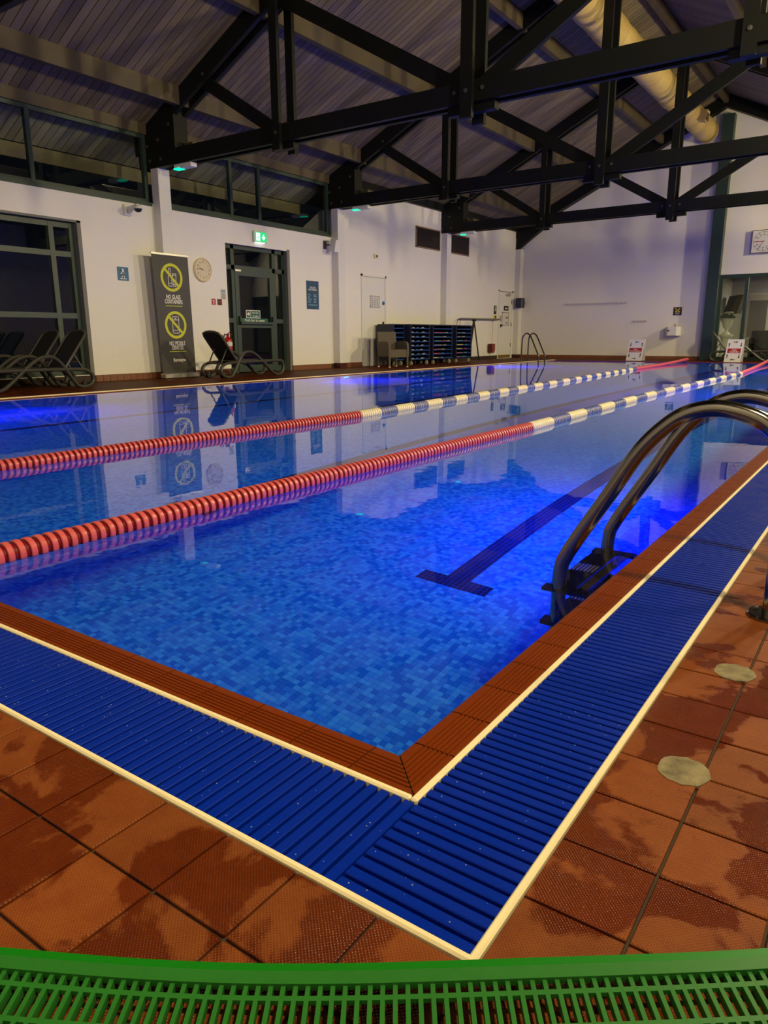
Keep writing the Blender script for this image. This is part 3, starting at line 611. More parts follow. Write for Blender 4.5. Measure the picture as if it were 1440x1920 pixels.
# --- coping: ribbed tiles with a rounded nose over the water
CW = XI-PX1
def cop_prof():       # (across from water edge outwards, height)
    p = [(0.0,-0.05),(0.0,-0.012),(0.003,-0.005),(0.009,-0.001),(0.022,0.0)]
    x = 0.029
    for i in range(6):
        p += [(x-0.0021,0.0),(x-0.0011,-0.0030),(x+0.0011,-0.0030),(x+0.0021,0.0)]; x += 0.0095
    p += [(CW-0.002,0.0),(CW-0.0005,-0.002),(CW-0.0005,-0.05)]
    return p
cp = cop_prof(); k = len(cp)
def cop_tile(axis, a0, a1, mit0=False):   # mit0: start end follows the 45 degree mitre
    vs = []
    for e, a in ((0,a0),(1,a1)):
        for u, z in cp:
            aa = a + (-u if (e == 0 and mit0) else 0)
            vs.append((PX1+u, PY0+aa, z) if axis == 'Y' else (PX1-aa, PY0-u, z))
    return MB().add(vs, [tuple(range(k)), tuple(range(2*k-1,k-1,-1))] + [(i,(i+1)%k,k+(i+1)%k,k+i) for i in range(k)])
cop = struct('trim_coping', MB().box((PX1+0.004,PY0-0.09,-0.30),(XI-0.001,22.4,-0.004)).box((-9.0,YI+0.001,-0.30),(PX1,PY0-0.004,-0.004)), M['grout'], 'ribbed brown coping tiles along the pool edge')
for ax in ('Y','X'):
    part('coping_tile', cop_tile(ax, 0.002, 0.042, True), M['coping'], cop)
    N = 46 if ax == 'Y' else 16
    base = cop_tile(ax, 0.0455, 0.0455+T-0.0035).mesh('coping_tile', M['coping'])
    for i in range(N): put('coping_tile', base, cop, (0,i*T,0) if ax == 'Y' else (-i*T,0,0))
    a = 0.0455+N*T
    rest = MB()
    while a < (21.2 if ax == 'Y' else 8.2):
        q = cop_tile(ax, a, a+T-0.0035); rest.add(q.v, q.f); a += T
    o = part('coping_tile', rest, M['coping'], cop); o['kind'] = 'stuff'
struct('trim_coping', MB().bevbox((-8.98,PY0-0.1,-0.05),(PX0,22.4,-0.001),0.003).bevbox((-8.98,PY1,-0.05),(XI,22.42,0.0035),0.003), M['coping'], 'brown coping along the far edges of the pool')
struct('trim_strip', MB().box((-9.0,PY0-0.1,-0.05),(-8.96,22.44,0.012)), M['strip'], 'cream edging strip along the far side of the pool, raised to show as coping glare')  # strip stands proud so its cream colour stands in for glare on the coping nose
struct('trim_grating', MB().box((-9.18,PY0-0.1,-0.05),(-9.0,22.6,-0.001)).box((-9.0,22.42,-0.05),(G0,22.62,-0.0015)), M['grate'], 'blue grating beyond the far edges of the pool')

# --- pool basin, lane lines, mosaic
m = MB().box((PX0-0.1,PY0-0.1,DEPTH-0.1),(PX1+0.1,PY1+0.1,DEPTH-0.0012))
pf = struct('floor_pool', m, M['pool_grout'], 'pale blue mosaic floor of the swimming pool')
for a, b in (((PX0-0.1,PY0,DEPTH),(PX0,PY1,-0.02)),((PX1,PY0,DEPTH),(PX1+0.1,PY1,-0.02)),((PX0-0.1,PY0-0.1,DEPTH),(PX1+0.1,PY0,-0.02)),((PX0-0.1,PY1,DEPTH),(PX1+0.1,PY1+0.1,-0.02))):
    o = struct('wall_pool', MB().box(a, b), M['mosaic'], 'blue mosaic side wall of the pool'); o.cycles.is_caustics_receiver = True
TP = 0.0247
def tile_xy(i, j): return PX1-(i+1)*TP, PY0+j*TP
LANE = [37, 111, 185, 258]            # tile column in the middle of each lane line
YB = 73                               # first tile row of the cross bars
def is_navy(i, j):
    for c in LANE:
        if abs(i-c) <= 7 and YB <= j < YB+4: return True
        if abs(i-c) <= 2 and YB+4 <= j < 790: return True
    return False
NI, NJ = 130, 150                     # individually laid tiles near the camera
tq = MB().bevbox((0.0008,0.0008,-0.0012),(TP-0.0008,TP-0.0008,0.0006),0.0005)
tq_m = tq.mesh('mosaic_tile', M['mosaic'])
near = {(i, j) for i in range(20) for j in range(15) if not is_navy(i, j)}
def vis_key(i, j): return i + j
near = set(sorted(((i, j) for i in range(60) for j in range(40)), key=lambda q: (q[0]*0.8+q[1]))[:290])
for i, j in sorted(near):
    x, y = tile_xy(i, j); o = put('mosaic_tile', tq_m, pf, (x, y, DEPTH)); o.cycles.is_caustics_receiver = True
def quadtile(m, x, y):
    m.add([(x+0.0008,y+0.0008,DEPTH+0.0006),(x+TP-0.0008,y+0.0008,DEPTH+0.0006),(x+TP-0.0008,y+TP-0.0008,DEPTH+0.0006),(x+0.0008,y+TP-0.0008,DEPTH+0.0006),
           (x,y,DEPTH-0.0012),(x+TP,y,DEPTH-0.0012),(x+TP,y+TP,DEPTH-0.0012),(x,y+TP,DEPTH-0.0012)], [(0,1,2,3),(4,5,1,0),(5,6,2,1),(6,7,3,2),(7,4,0,3)])
def flat_tile(m, x, y):
    g_ = 0.0019; z = DEPTH+0.0004
    m.add([(x+g_,y+g_,z),(x+TP-g_,y+g_,z),(x+TP-g_,y+TP-g_,z),(x+g_,y+TP-g_,z)], [(0,1,2,3)])
rest = MB()
for i in range(NI):
    for j in range(NJ):
        if (i, j) in near or is_navy(i, j): continue
        quadtile(rest, *tile_xy(i, j))
o = part('mosaic_tile', rest, M['mosaic'], pf); o['kind'] = 'stuff'; o.cycles.is_caustics_receiver = True
for c in LANE:
    nav = MB()
    for j in range(YB, 790):
        for i in (range(c-7, c+8) if j < YB+4 else range(c-2, c+3)): flat_tile(nav, *tile_xy(i, j))
    o = part('lane_line', nav, M['navy_tile'], pf, label='navy tiled lane line with cross bar'); o['kind'] = 'stuff'; o.cycles.is_caustics_receiver = True
# the rest of the floor, cut round the lane lines
far = MB(); X_ = lambda i: PX1-i*TP; Y_ = lambda j: PY0+j*TP; JM = int((PY1-PY0)/TP)+1; IM = int((PX1-PX0)/TP)+1
def slab(i0, i1, j0, j1):
    if i1 > i0 and j1 > j0: far.add([(X_(i1),Y_(j0),DEPTH+0.0003),(X_(i0),Y_(j0),DEPTH+0.0003),(X_(i0),Y_(j1),DEPTH+0.0003),(X_(i1),Y_(j1),DEPTH+0.0003)], [(0,1,2,3)])
rows = [(0,YB),(YB,YB+4),(YB+4,NJ),(NJ,790),(790,JM)]
for j0, j1 in rows:
    lo = NI if j1 <= NJ else 0
    half = 7 if (j0, j1) == (YB,YB+4) else (2 if (YB+4) <= j0 < 790 else None)
    cur = lo
    if half is not None:
        for c in LANE:
            if c+half < lo: continue
            slab(cur, max(cur, c-half), j0, j1); cur = max(cur, c+half+1)
    slab(cur, IM, j0, j1)
o = part('mosaic_field', far, M['mosaic'], pf); o['kind'] = 'stuff'; o.cycles.is_caustics_receiver = True
# water
nx, ny = 2, 2
m = MB().add([(PX0,PY0,-0.008),(PX1,PY0,-0.008),(PX1,PY1,-0.008),(PX0,PY1,-0.008)], [(0,1,2,3)])
wt = single('pool_water', m, M['water'], 'still blue pool water reflecting the white wall', 'water', kind='stuff', smooth=True)
wt.cycles.is_caustics_caster = True
# underwater lamps
for x, y in POOL_LAMPS:
    s = 1 if x < -4 else -1
    lab = {(-8.84,4.3):'underwater lamp in the far side wall below the loungers',(-8.84,11.3):'glowing underwater lamp in the far side wall below the exit door',(-8.84,18.1):'glowing underwater lamp in the far side wall below the trolleys',
           (-0.66,3.7):'underwater lamp in the near side wall beyond the ladder',(-0.66,11.3):'middle underwater lamp in the near side wall',(-0.66,18.1):'farthest underwater lamp in the near side wall'}[(x,y)]
    t = thing('pool_lamp', lab, 'lamp', (x,y,-0.45), 'underwater pool lamps')
    wx = PX0 if s == 1 else PX1
    part('bezel', MB().lathe([(0.09,0),(0.13,0),(0.13,s*0.02),(0.09,s*0.025)], (wx,y,-0.45), 'X', 24), M['white'], t, True)
    part('lens', MB().lathe([(0.0,s*0.012),(0.09,s*0.012),(0.09,s*0.002),(0,s*0.002)], (wx,y,-0.45), 'X', 24), M['pool_led'], t, True)
# flood lamps on the right-hand wall
for y in FLOOD_Y:
    t = thing('flood_lamp', 'grey flood lamp on the right-hand wall, %s from the near end' % ('first','second','third','fourth','fifth')[FLOOD_Y.index(y)], 'lamp', (1.4,y,4.3), 'wall flood lamps')
    d = Vector((-1,0,-0.42)).normalized(); c0 = Vector((FLOOD_X,y,FLOOD_Z)) - d*0.03
    part('housing', MB().bar(c0-d*0.10, c0, 0.78, 0.20), M['aluminium'], t)
    part('arm', MB().bar(tuple(c0-d*0.08), (1.45,y,4.15), 0.04, 0.04), M['bolt'], t)
    part('lens', MB().bar(c0+d*0.001, c0+d*0.008, 0.74, 0.16), M['flood_glass'], t)

# ================================================================== THINGS
# --- pool ladders
def ladder(label, x_sign, cx, ya, yb, rail, r, treads, plate_r):
    """rail: (distance from pool-side leg, height); cx = x of the in-water legs"""
    t = thing('pool_ladder', label, 'ladder', (cx, (ya+yb)/2, 0), 'pool ladders')
    for y in (ya, yb):
        path = [(cx + x_sign*a, y, z) for a, z in rail]
        # smooth by Catmull-Rom
        P = [Vector(p) for p in path]; Q = []
        for i in range(len(P)-1):
            p0, p1, p2, p3 = P[max(i-1,0)], P[i], P[i+1], P[min(i+2,len(P)-1)]
            for s in range(5):
                u = s/5; Q.append(0.5*((2*p1)+(p2-p0)*u+(2*p0-5*p1+4*p2-p3)*u*u+(3*p1-p0-3*p2+p3)*u**3))
        Q.append(P[-1])
        part('rail', MB().tube(Q, r, 14, up=(0,1,0)), M['chrome'], t, True)
        fx = path[-1][0]
        pl = part('foot_plate', MB().lathe([(r,0.010),(plate_r-0.004,0.010),(plate_r,0.006),(plate_r,0.0),(0,0)], (fx,y,0), 'Z', 24), M['chrome'], t, True)
        for a in (0.6, 2.7, 4.8): part('screw', MB().lathe([(0,0.0155),(0.006,0.0145),(0.008,0.010),(0,0.010)], (fx+plate_r*0.74*math.cos(a),y+plate_r*0.74*math.sin(a),0), 'Z', 8), M['bolt'], pl)
    for z in treads:
        o = part('tread', MB().box((cx-0.035,ya+0.03,z-0.022),(cx+0.045,yb-0.03,z)).box((cx+x_sign*0.052-0.001,ya+0.03,z-0.03),(cx+x_sign*0.052+0.030,yb-0.03,z-0.004)), M['chrome'], t)
        w_ = yb-ya
        for s in (0.06, 0.60): part('grip_pad', MB().box((cx-0.037,ya+w_*s,z-0.004),(cx+0.043,ya+w_*(s+0.34),z+0.002)), M['pad'], o)
        for k in range(6): part('grip_ridge', MB().box((cx-0.030+k*0.0125,ya+w_*0.42,z),(cx-0.025+k*0.0125,ya+w_*0.58,z+0.0015)), M['white'], o)
        for y in (ya, yb): part('clamp', MB().box((cx-0.048,y-0.022,z-0.03),(cx+x_sign*0.10,y+0.022,z-0.002)), M['black'], o)
    return t
near_rail = [(0,-0.95),(0,-0.5),(0,-0.1),(0.003,0.02),(0.015,0.065),(0.055,0.14),(0.135,0.275),(0.212,0.41),(0.28,0.487),(0.335,0.523),(0.395,0.537),(0.455,0.53),(0.515,0.507),(0.555,0.465),(0.578,0.40),(0.583,0.30),(0.583,0.15),(0.583,0.004)]
ladder('stainless steel pool ladder on the near long edge, arching out of the frame', 1, -0.765, 2.04, 2.50, near_rail, 0.0225, (-0.085,-0.36,-0.63), 0.058)
far_rail = [(0,-0.9),(0,-0.4),(0,0.0),(0.0,0.16),(0.05,0.27),(0.15,0.48),(0.26,0.70),(0.32,0.78),(0.38,0.815),(0.45,0.81),(0.51,0.75),(0.54,0.66),(0.55,0.45),(0.555,0.2),(0.56,0.004)]
ladder('distant stainless steel pool ladder in the far corner by the white door', -1, -8.73, 20.55, 21.02, far_rail, 0.021, (-0.12,-0.40,-0.68), 0.05)

# --- lane ropes
def interp(pts, y):
    for (x0,y0),(x1,y1) in zip(pts, pts[1:]):
        if y <= y1: 
            u = (y-y0)/(y1-y0); return x0+(x1-x0)*u
    return pts[-1][0]
def spool(rim_mat, core_mat):
    m = MB().lathe([(0.012,-0.0195),(0.043,-0.0195),(0.0462,-0.017),(0.0468,-0.008),(0.0462,0.001),(0.043,0.0035),(0.034,0.0035),(0.034,0.0195),(0.012,0.0195)], (0,0,0), 'Y', 18)
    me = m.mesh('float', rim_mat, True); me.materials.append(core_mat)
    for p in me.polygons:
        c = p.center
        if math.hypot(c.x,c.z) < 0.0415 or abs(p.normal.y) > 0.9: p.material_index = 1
    return me, m
sp_red = spool(M['float_red'], M['float_dark']); sp_cream = spool(M['float_cream'], M['float_cream']); sp_blue = spool(M['float_blue'], M['float_cream'])
def plain_disc(mm):
    m = MB().lathe([(0.012,-0.015),(0.038,-0.015),(0.041,-0.012),(0.041,0.012),(0.038,0.015),(0.012,0.015)], (0,0,0), 'Y', 16)
    return m.mesh('float', mm, True)
def rope(label, pts, seg, anchor):
    y = 1.0; yend = pts[-1][1]; r = thing('lane_rope', label, 'lane rope', (pts[0][0], 1.0, 0.004), 'lane ropes')
    far_ = {}; n = 0; P = 0.0385
    while y < yend:
        x = interp(pts, y)
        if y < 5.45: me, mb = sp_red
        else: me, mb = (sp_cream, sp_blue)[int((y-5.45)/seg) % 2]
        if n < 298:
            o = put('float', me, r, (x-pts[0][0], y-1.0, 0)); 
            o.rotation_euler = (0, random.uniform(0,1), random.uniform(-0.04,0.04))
        else:
            k_ = 'c' if mb is sp_cream[1] else 'b'; far_.setdefault(k_, MB()).add([(p[0]+x, p[1]+y, p[2]+0.004) for p in mb.v], mb.f)
        y += P; n += 1
    for k_, mb in far_.items():
        o = part('float', mb, M['float_cream'] if k_ == 'c' else M['float_blue'], r); o['kind'] = 'stuff'
    part('line', MB().tube([(interp(pts, yy), yy, 0.012) for yy in (0.96,3,5,7,9,11,13,yend)], 0.007, 6), M['rope'], r)
    e = Vector((pts[-1][0], yend, 0.012)); a = Vector(anchor)
    path = [e.lerp(a, u) + Vector((0,0,-0.02*math.sin(PI*u)+0.02*u)) for u in (0,0.15,0.3,0.5,0.7,0.85,0.95,1.0)]
    part('end_strap', MB().tube(path, 0.042, 10), M['strap'], r, True, label='faded red sleeve')
    return r
rope('nearer lane rope, red floats then cream and blue bands', [(-2.40,0.96),(-2.36,5.3),(-2.46,9.0),(-2.44,15.6)], 0.45, (-2.84,22.33,0.05))
rope('farther lane rope, red floats then cream and blue bands', [(-4.14,0.96),(-4.08,5.4),(-4.28,8.9),(-4.46,12.1),(-4.78,16.7)], 0.33, (-4.93,22.33,0.06))

# --- green matting at the photographer's feet
U = Vector((R_right.x, R_right.y, 0)).normalized(); V = Vector((U.y, -U.x, 0))     # V points back, away from the pool
m0 = Vector((-0.395,0.563,0))
mt = thing('duckboard_mat', 'green plastic duckboard mat at the bottom edge of the picture', 'mat', tuple(m0))
def mpt(u, v, z):
    bow = 0.018*(1-min(1.3,abs(u)/0.42)**2)
    return tuple(m0 + U*u + V*(v + bow - 0.006) + Vector((0,0,z + 0.003*math.sin(u*9))))
us = [-0.75+1.5*i/40 for i in range(41)]
def rect(a, b): return [(-a/2,-b/2),(a/2,-b/2),(a/2,b/2),(-a/2,b/2)]
def mbar(v, z, wd, ht, name, mm): return part(name, MB().sweep([mpt(u, v, z) for u in us], rect(wd, ht)), mm, mt)
mbar(0.004, 0.017, 0.010, 0.018, 'lip', M['mat_lip']); mbar(0.0165, 0.021, 0.0150, 0.010, 'rim', M['mat_green']); mbar(0.0252, 0.0222, 0.0026, 0.009, 'rim_bead', M['mat_green'])
for v in (0.0415, 0.082, 0.122, 0.162, 0.202): mbar(v, 0.0205, 0.0062, 0.006, 'cross_bar', M['mat_green'])
for i in range(104):
    u = -0.72 + 0.0138*i
    part('rib', MB().sweep([mpt(u+0.0008*math.sin(v*40), v, 0.0175) for v in (0.020,0.10,0.16,0.23)], rect(0.0052,0.012)), M['mat_green'], mt)

# --- roll-up banner
bx0 = -10.96
b = thing('roll_up_banner', 'charcoal roll-up banner with two lime prohibition signs', 'banner', (bx0,9.03,0))
def bw(v): return 8.585+0.07*v, 9.395+0.03*v   # left and right edge, v = 0 top .. 1 bottom
ZT = 2.17
L0, R0 = bw(0); L1, R1 = bw(1)
sh = part('banner_sheet', MB().prism([(bx0,L0,ZT),(bx0,R0,ZT),(bx0,R1,0.09),(bx0,L1,0.09)], (1,0,0), 0.003), M['banner'], b)
part('top_rail', MB().box((bx0-0.012,L0-0.01,ZT-0.005),(bx0+0.016,R0+0.01,ZT+0.025)), M['aluminium'], b)
part('base', MB().bevbox((bx0-0.07,L1-0.01,0.012),(bx0+0.09,R1+0.02,0.095),0.015), M['aluminium'], b)
for y in (L1+0.12, R1-0.12): part('foot', MB().box((bx0-0.10,y-0.02,0),(bx0+0.13,y+0.02,0.014)), M['black'], b)
part('pole', MB().tube([(bx0-0.03,9.03,0.09),(bx0-0.03,9.0,ZT)], 0.012, 8, up=(0,1,0)), M['aluminium'], b)
xb = bx0+0.0035
def bpos(v, dy=0): a, c = bw(v); return (xb, (a+c)/2+dy, ZT-(ZT-0.09)*v)
def nosign(v):
    c = bpos(v)
    o = part('prohibition_sign', MB().ring(c, 0.195, 0.245, (1,0,0), 0.001), M['lime'], b)
    part('slash', MB().bar((c[0]+0.0012,c[1]-0.15,c[2]+0.15),(c[0]+0.0012,c[1]+0.15,c[2]-0.15),0.001,0.045,up=(0,1,1)), M['lime'], b)
    return c
def outline(pts, wd=0.010, close=True):
    m = MB(); n = len(pts)
    for i in range(n if close else n-1):
        p, q = pts[i], pts[(i+1)%n]; m.bar((xb+0.0006,p[0],p[1]),(xb+0.0006,q[0],q[1]),0.0008,wd,up=(0,-(q[1]-p[1]),(q[0]-p[0])))
    return m
c = nosign(0.184); cy, cz = c[1], c[2]
part('bottle_icon', outline([(cy-0.075,cz-0.15),(cy-0.08,cz+0.0),(cy-0.055,cz+0.05),(cy-0.055,cz+0.16),(cy-0.02,cz+0.16),(cy-0.02,cz+0.05),(cy-0.002,cz+0.0),(cy-0.005,cz-0.15)]), M['white_print'], b)
part('bottle_icon', outline([(cy-0.075,cz-0.10),(cy-0.005,cz-0.10)], close=False), M['white_print'], b)
part('glass_icon', outline([(cy+0.03,cz-0.15),(cy+0.015,cz+0.07),(cy+0.10,cz+0.07),(cy+0.085,cz-0.15)]), M['white_print'], b)
part('glass_icon', outline([(cy+0.02,cz+0.045),(cy+0.095,cz+0.045)], close=False), M['white_print'], b); part('glass_icon', outline([(cy+0.03,cz-0.115),(cy+0.085,cz-0.115)], close=False), M['white_print'], b)
c = nosign(0.583); cy, cz = c[1], c[2]
part('phone_icon', outline([(cy-0.062,cz-0.145),(cy-0.072,cz-0.13),(cy-0.072,cz+0.13),(cy-0.062,cz+0.145),(cy+0.062,cz+0.145),(cy+0.072,cz+0.13),(cy+0.072,cz-0.13),(cy+0.062,cz-0.145)]), M['white_print'], b)
for dz in (0.09,-0.095): part('phone_icon', outline([(cy-0.07,cz+dz),(cy+0.07,cz+dz)], close=False), M['white_print'], b)
part('phone_icon', outline([(cy-0.018,cz+0.115),(cy+0.018,cz+0.115)], close=False, wd=0.014), M['white_print'], b)
for v, s, sz, sx in ((0.348,'NO GLASS',0.105,0.66),(0.387,'CONTAINERS',0.105,0.62),(0.742,'NO MOBILE',0.105,0.66),(0.780,'DEVICES',0.105,0.66)):
    lettering(s, sz, M['white_print'], b, bpos(v), bold=True, sx=sx)
lettering('Bannatyne', 0.088, M['white_print'], b, bpos(0.886, 0.02), bold=True, sx=0.78)
for v in (0.422, 0.812): part('small_print', MB().box((xb,bpos(v)[1]-0.19,bpos(v)[2]-0.006),(xb+0.0008,bpos(v)[1]+0.19,bpos(v)[2]+0.006)), M['lime'], b)

# --- round wall clock
ck = thing('wall_clock', 'round cream wall clock beside the banner', 'clock', (WX,9.97,1.78)); cc = (WX+0.02,9.97,2.0)
part('case', MB().lathe([(0.19,0.0),(0.225,0.0),(0.225,0.035),(0.212,0.055),(0.195,0.05),(0.188,0.030),(0.0,0.030)], (WX,9.97,2.0), 'X', 36), M['cream'], ck, True)
part('dial', MB().disc((WX+0.031,9.97,2.0),0.188,(1,0,0),0.002,36), M['clock_face'], ck)
for h in range(1,13):
    a = PI/2 - h*PI/6
    lettering(str(h), 0.055, M['black_print'], ck, (WX+0.0335,9.97+0.145*math.cos(a),2.0+0.145*math.sin(a)))
def hand(root, c, ang, ln, wd, mm, name, n='x', x=0.036):
    d = (math.sin(ang), math.cos(ang))
    if n == 'x': m = MB().bar((c[0]+x,c[1]-d[0]*0.02,c[2]-d[1]*0.02),(c[0]+x,c[1]+d[0]*ln,c[2]+d[1]*ln),0.002,wd,up=(0,-d[1],d[0]))
    else: m = MB().bar((c[0]-d[0]*0.02,c[1]-x,c[2]-d[1]*0.02),(c[0]+d[0]*ln,c[1]-x,c[2]+d[1]*ln),0.002,wd,up=(-d[1],0,d[0]))
    return part(name, m, mm, root)
hand(ck, (WX,9.97,2.0), math.radians(285), 0.11, 0.014, M['black_print'], 'hour_hand'); hand(ck, (WX,9.97,2.0), math.radians(203), 0.15, 0.008, M['white_print'], 'minute_hand', x=0.038)

# --- exit sign over the door
e = thing('exit_sign', 'lit green exit sign with white arrow above the door', 'sign', (WX,11.55,2.64))
part('housing', MB().bevbox((WX,11.37,2.65),(WX+0.06,11.74,2.865),0.01), M['white'], e)
part('face', MB().box((WX+0.06,11.385,2.665),(WX+0.064,11.725,2.85)), M['exit_green'], e)
part('door_symbol', MB().box((WX+0.064,11.42,2.68),(WX+0.066,11.53,2.83)), M['exit_white'], e)
part('running_man', MB().box((WX+0.066,11.46,2.73),(WX+0.067,11.485,2.78)).bar((WX+0.0665,11.465,2.73),(WX+0.0665,11.445,2.69),0.001,0.012,up=(0,1,0)).bar((WX+0.0665,11.48,2.735),(WX+0.0665,11.505,2.70),0.001,0.012,up=(0,1,0)).disc((WX+0.066,11.485,2.80),0.013,(1,0,0),0.001,10), M['exit_green'], e)
part('arrow', MB().prism([(WX+0.064,11.62,2.81),(WX+0.064,11.65,2.81),(WX+0.064,11.65,2.76),(WX+0.064,11.69,2.76),(WX+0.064,11.635,2.695),(WX+0.064,11.58,2.76),(WX+0.064,11.62,2.76)], (1,0,0), 0.002), M['exit_white'], e)
part('downlight', MB().box((WX+0.005,11.43,2.64),(WX+0.055,11.68,2.652)), M['exit_white'], e)

# --- small wall signs and fittings
def plate(name, label, cat, y0, y1, z0, z1, mm, t=0.006):
    r = thing(name, label, cat, (WX,(y0+y1)/2,z0)); part('panel', MB().box((WX,y0,z0),(WX+t,y1,z1)), mm, r); return r
s = plate('wall_sign', 'small square blue sign with a white figure left of the banner', 'sign', 8.06,8.285,1.70,1.925,M['blue_sign'])
cy, cz, xs = 8.172, 1.82, WX+0.0065
part('figure', MB().disc((xs,cy,cz+0.06),0.018,(1,0,0),0.001,12).disc((xs,cy,cz+0.015),0.028,(1,0,0),0.001,12,ry=0.034).bar((xs,cy-0.02,cz-0.02),(xs,cy-0.028,cz-0.07),0.001,0.018,up=(0,1,0)).bar((xs,cy+0.02,cz-0.02),(xs,cy+0.028,cz-0.07),0.001,0.018,up=(0,1,0)).bar((xs,cy-0.02,cz+0.02),(xs,cy-0.045,cz-0.01),0.001,0.014,up=(0,1,0)).bar((xs,cy+0.02,cz+0.02),(xs,cy+0.04,cz+0.05),0.001,0.014,up=(0,1,0)), M['white_print'], s)
part('cross', MB().bar((xs+0.0012,cy-0.055,cz+0.06),(xs+0.0012,cy+0.05,cz-0.06),0.0006,0.013,up=(0,1,1)).bar((xs+0.0012,cy+0.055,cz+0.06),(xs+0.0012,cy-0.05,cz-0.06),0.0006,0.013,up=(0,-1,1)), M['black_print'], s)
part('caption', MB().box((WX+0.006,cy-0.065,cz-0.095),(WX+0.0066,cy+0.065,cz-0.085)), M['white_print'], s)
s = plate('pool_rules_poster', 'tall navy safety poster with wavy lines right of the exit door', 'poster', 13.02,13.45,1.36,1.985,M['navy_sign'])
for k, z in enumerate((1.935,1.895,1.735)):
    pts = [(WX+0.0068,13.05+0.37*i/20,z+0.008*math.sin(i*PI/2)) for i in range(21)]
    part('wave', MB().sweep(pts, rect(0.011,0.0006)), M['pale_blue'], s)
lettering('POOL & SPA', 0.052, M['white_print'], s, (WX+0.0066,13.235,1.838), bold=True, sx=0.7); lettering('SAFETY GUIDELINES', 0.052, M['white_print'], s, (WX+0.0066,13.235,1.79), bold=True, sx=0.62)
m = MB()
for k in range(11):
    z = 1.69-k*0.018
    if k not in (2,5,8): m.box((WX+0.006,13.06,z-0.004),(WX+0.0066,13.06+random.uniform(0.07,0.14),z+0.004))
    if k not in (4,7): m.box((WX+0.006,13.26,z-0.004),(WX+0.0066,13.26+random.uniform(0.09,0.15),z+0.004))
m.box((WX+0.006,13.07,1.455),(WX+0.0066,13.41,1.463)); m.box((WX+0.006,13.12,1.437),(WX+0.0066,13.36,1.445)); m.box((WX+0.006,13.36,1.385),(WX+0.0066,13.42,1.392))
part('small_print', m, M['pale_blue'], s)
s = plate('fire_sign', 'small red fire extinguisher sign beside the exit door', 'sign', 10.165,10.265,1.36,1.475,M['red_sign'])
part('symbol', MB().box((WX+0.006,10.205,1.375),(WX+0.0066,10.225,1.44)).box((WX+0.006,10.19,1.43),(WX+0.0066,10.235,1.45)), M['white_print'], s)
s = plate('fire_sign', 'small dark maroon sign beside the exit door', 'sign', 10.315,10.43,1.36,1.475,M['dark_red'])
part('symbol', MB().box((WX+0.006,10.35,1.415),(WX+0.0066,10.40,1.43)), M['red_sign'], s)
s = plate('wall_notice', 'small white notice with blue and red lines beside the exit door', 'notice', 10.41,10.545,1.475,1.675,M['paper'])
m = MB(); m2 = MB()
for k in range(4): m.box((WX+0.006,10.42,1.57+k*0.024),(WX+0.0066,10.535,1.582+k*0.024)); m2.box((WX+0.006,10.42,1.482+k*0.021),(WX+0.0066,10.535,1.492+k*0.021))
part('print_lines', m, M['blue_sign'], s); part('print_lines', m2, M['dark_red'], s)
s = plate('wall_sensor', 'tiny beige sensor with black button above the service door', 'sensor', 15.66,15.78,2.68,2.78,M['cream'],0.04); part('lens', MB().disc((WX+0.04,15.745,2.73),0.03,(1,0,0),0.01,14), M['black'], s)
s = plate('toilet_sign', 'tall black sign with a white figure left of the corner door', 'sign', 22.52,22.70,1.46,1.74,M['black_print']); part('figure', MB().box((WX+0.006,22.59,1.56),(WX+0.0066,22.63,1.66)).disc((WX+0.006,22.61,1.69),0.022,(1,0,0),0.0006,10), M['white_print'], s)
s = plate('warning_sign', 'small yellow and black sign below the toilet sign', 'sign', 22.52,22.73,1.31,1.43,M['yellow']); part('symbol', MB().box((WX+0.006,22.62,1.33),(WX+0.0066,22.70,1.41)), M['black_print'], s)
for y0, y1, lab in ((17.63,18.92,'brown louvre vent left of the third pilaster'),(19.36,20.66,'brown louvre vent right of the third pilaster')):
    v = thing('louvre_vent', lab, 'vent', (WX,(y0+y1)/2,3.13), 'louvre vents')
    part('backing', MB().box((WX,y0,3.13),(WX+0.006,y1,3.68)), M['black'], v)
    part('frame', MB().box((WX,y0,3.13),(WX+0.03,y0+0.03,3.68)).box((WX,y1-0.03,3.13),(WX+0.03,y1,3.68)).box((WX,y0,3.13),(WX+0.03,y1,3.16)).box((WX,y0,3.65),(WX+0.03,y1,3.68)), M['trim_pink'], v)
    for k in range(12): part('slat', MB().bar((WX+0.014,y0+0.03,3.182+k*0.0405),(WX+0.014,y1-0.03,3.182+k*0.0405),0.026,0.008,up=(0.6,0,0.8)), M['grille'], v)
# cctv camera
t = thing('cctv_camera', 'white dome security camera on a wall bracket left of the first pilaster', 'camera', (WX,8.38,2.85))
part('wall_box', MB().bevbox((WX,8.28,2.78),(WX+0.05,8.42,2.96),0.008), M['white'], t)
part('bracket', MB().prism([(WX+0.05,8.33,2.80),(WX+0.05,8.33,2.92),(WX+0.32,8.33,2.94),(WX+0.32,8.33,2.91)], (0,1,0), 0.04), M['white'], t)
part('dome_housing', MB().lathe([(0.0,0.05),(0.05,0.045),(0.075,0.02),(0.078,-0.01),(0.0,-0.012)], (WX+0.32,8.35,2.87), 'Z', 20), M['white'], t, True)
part('dome', MB().lathe([(0.066,-0.012),(0.055,-0.045),(0.03,-0.062),(0.0,-0.066)], (WX+0.32,8.35,2.87), 'Z', 20), M['black'], t, True)
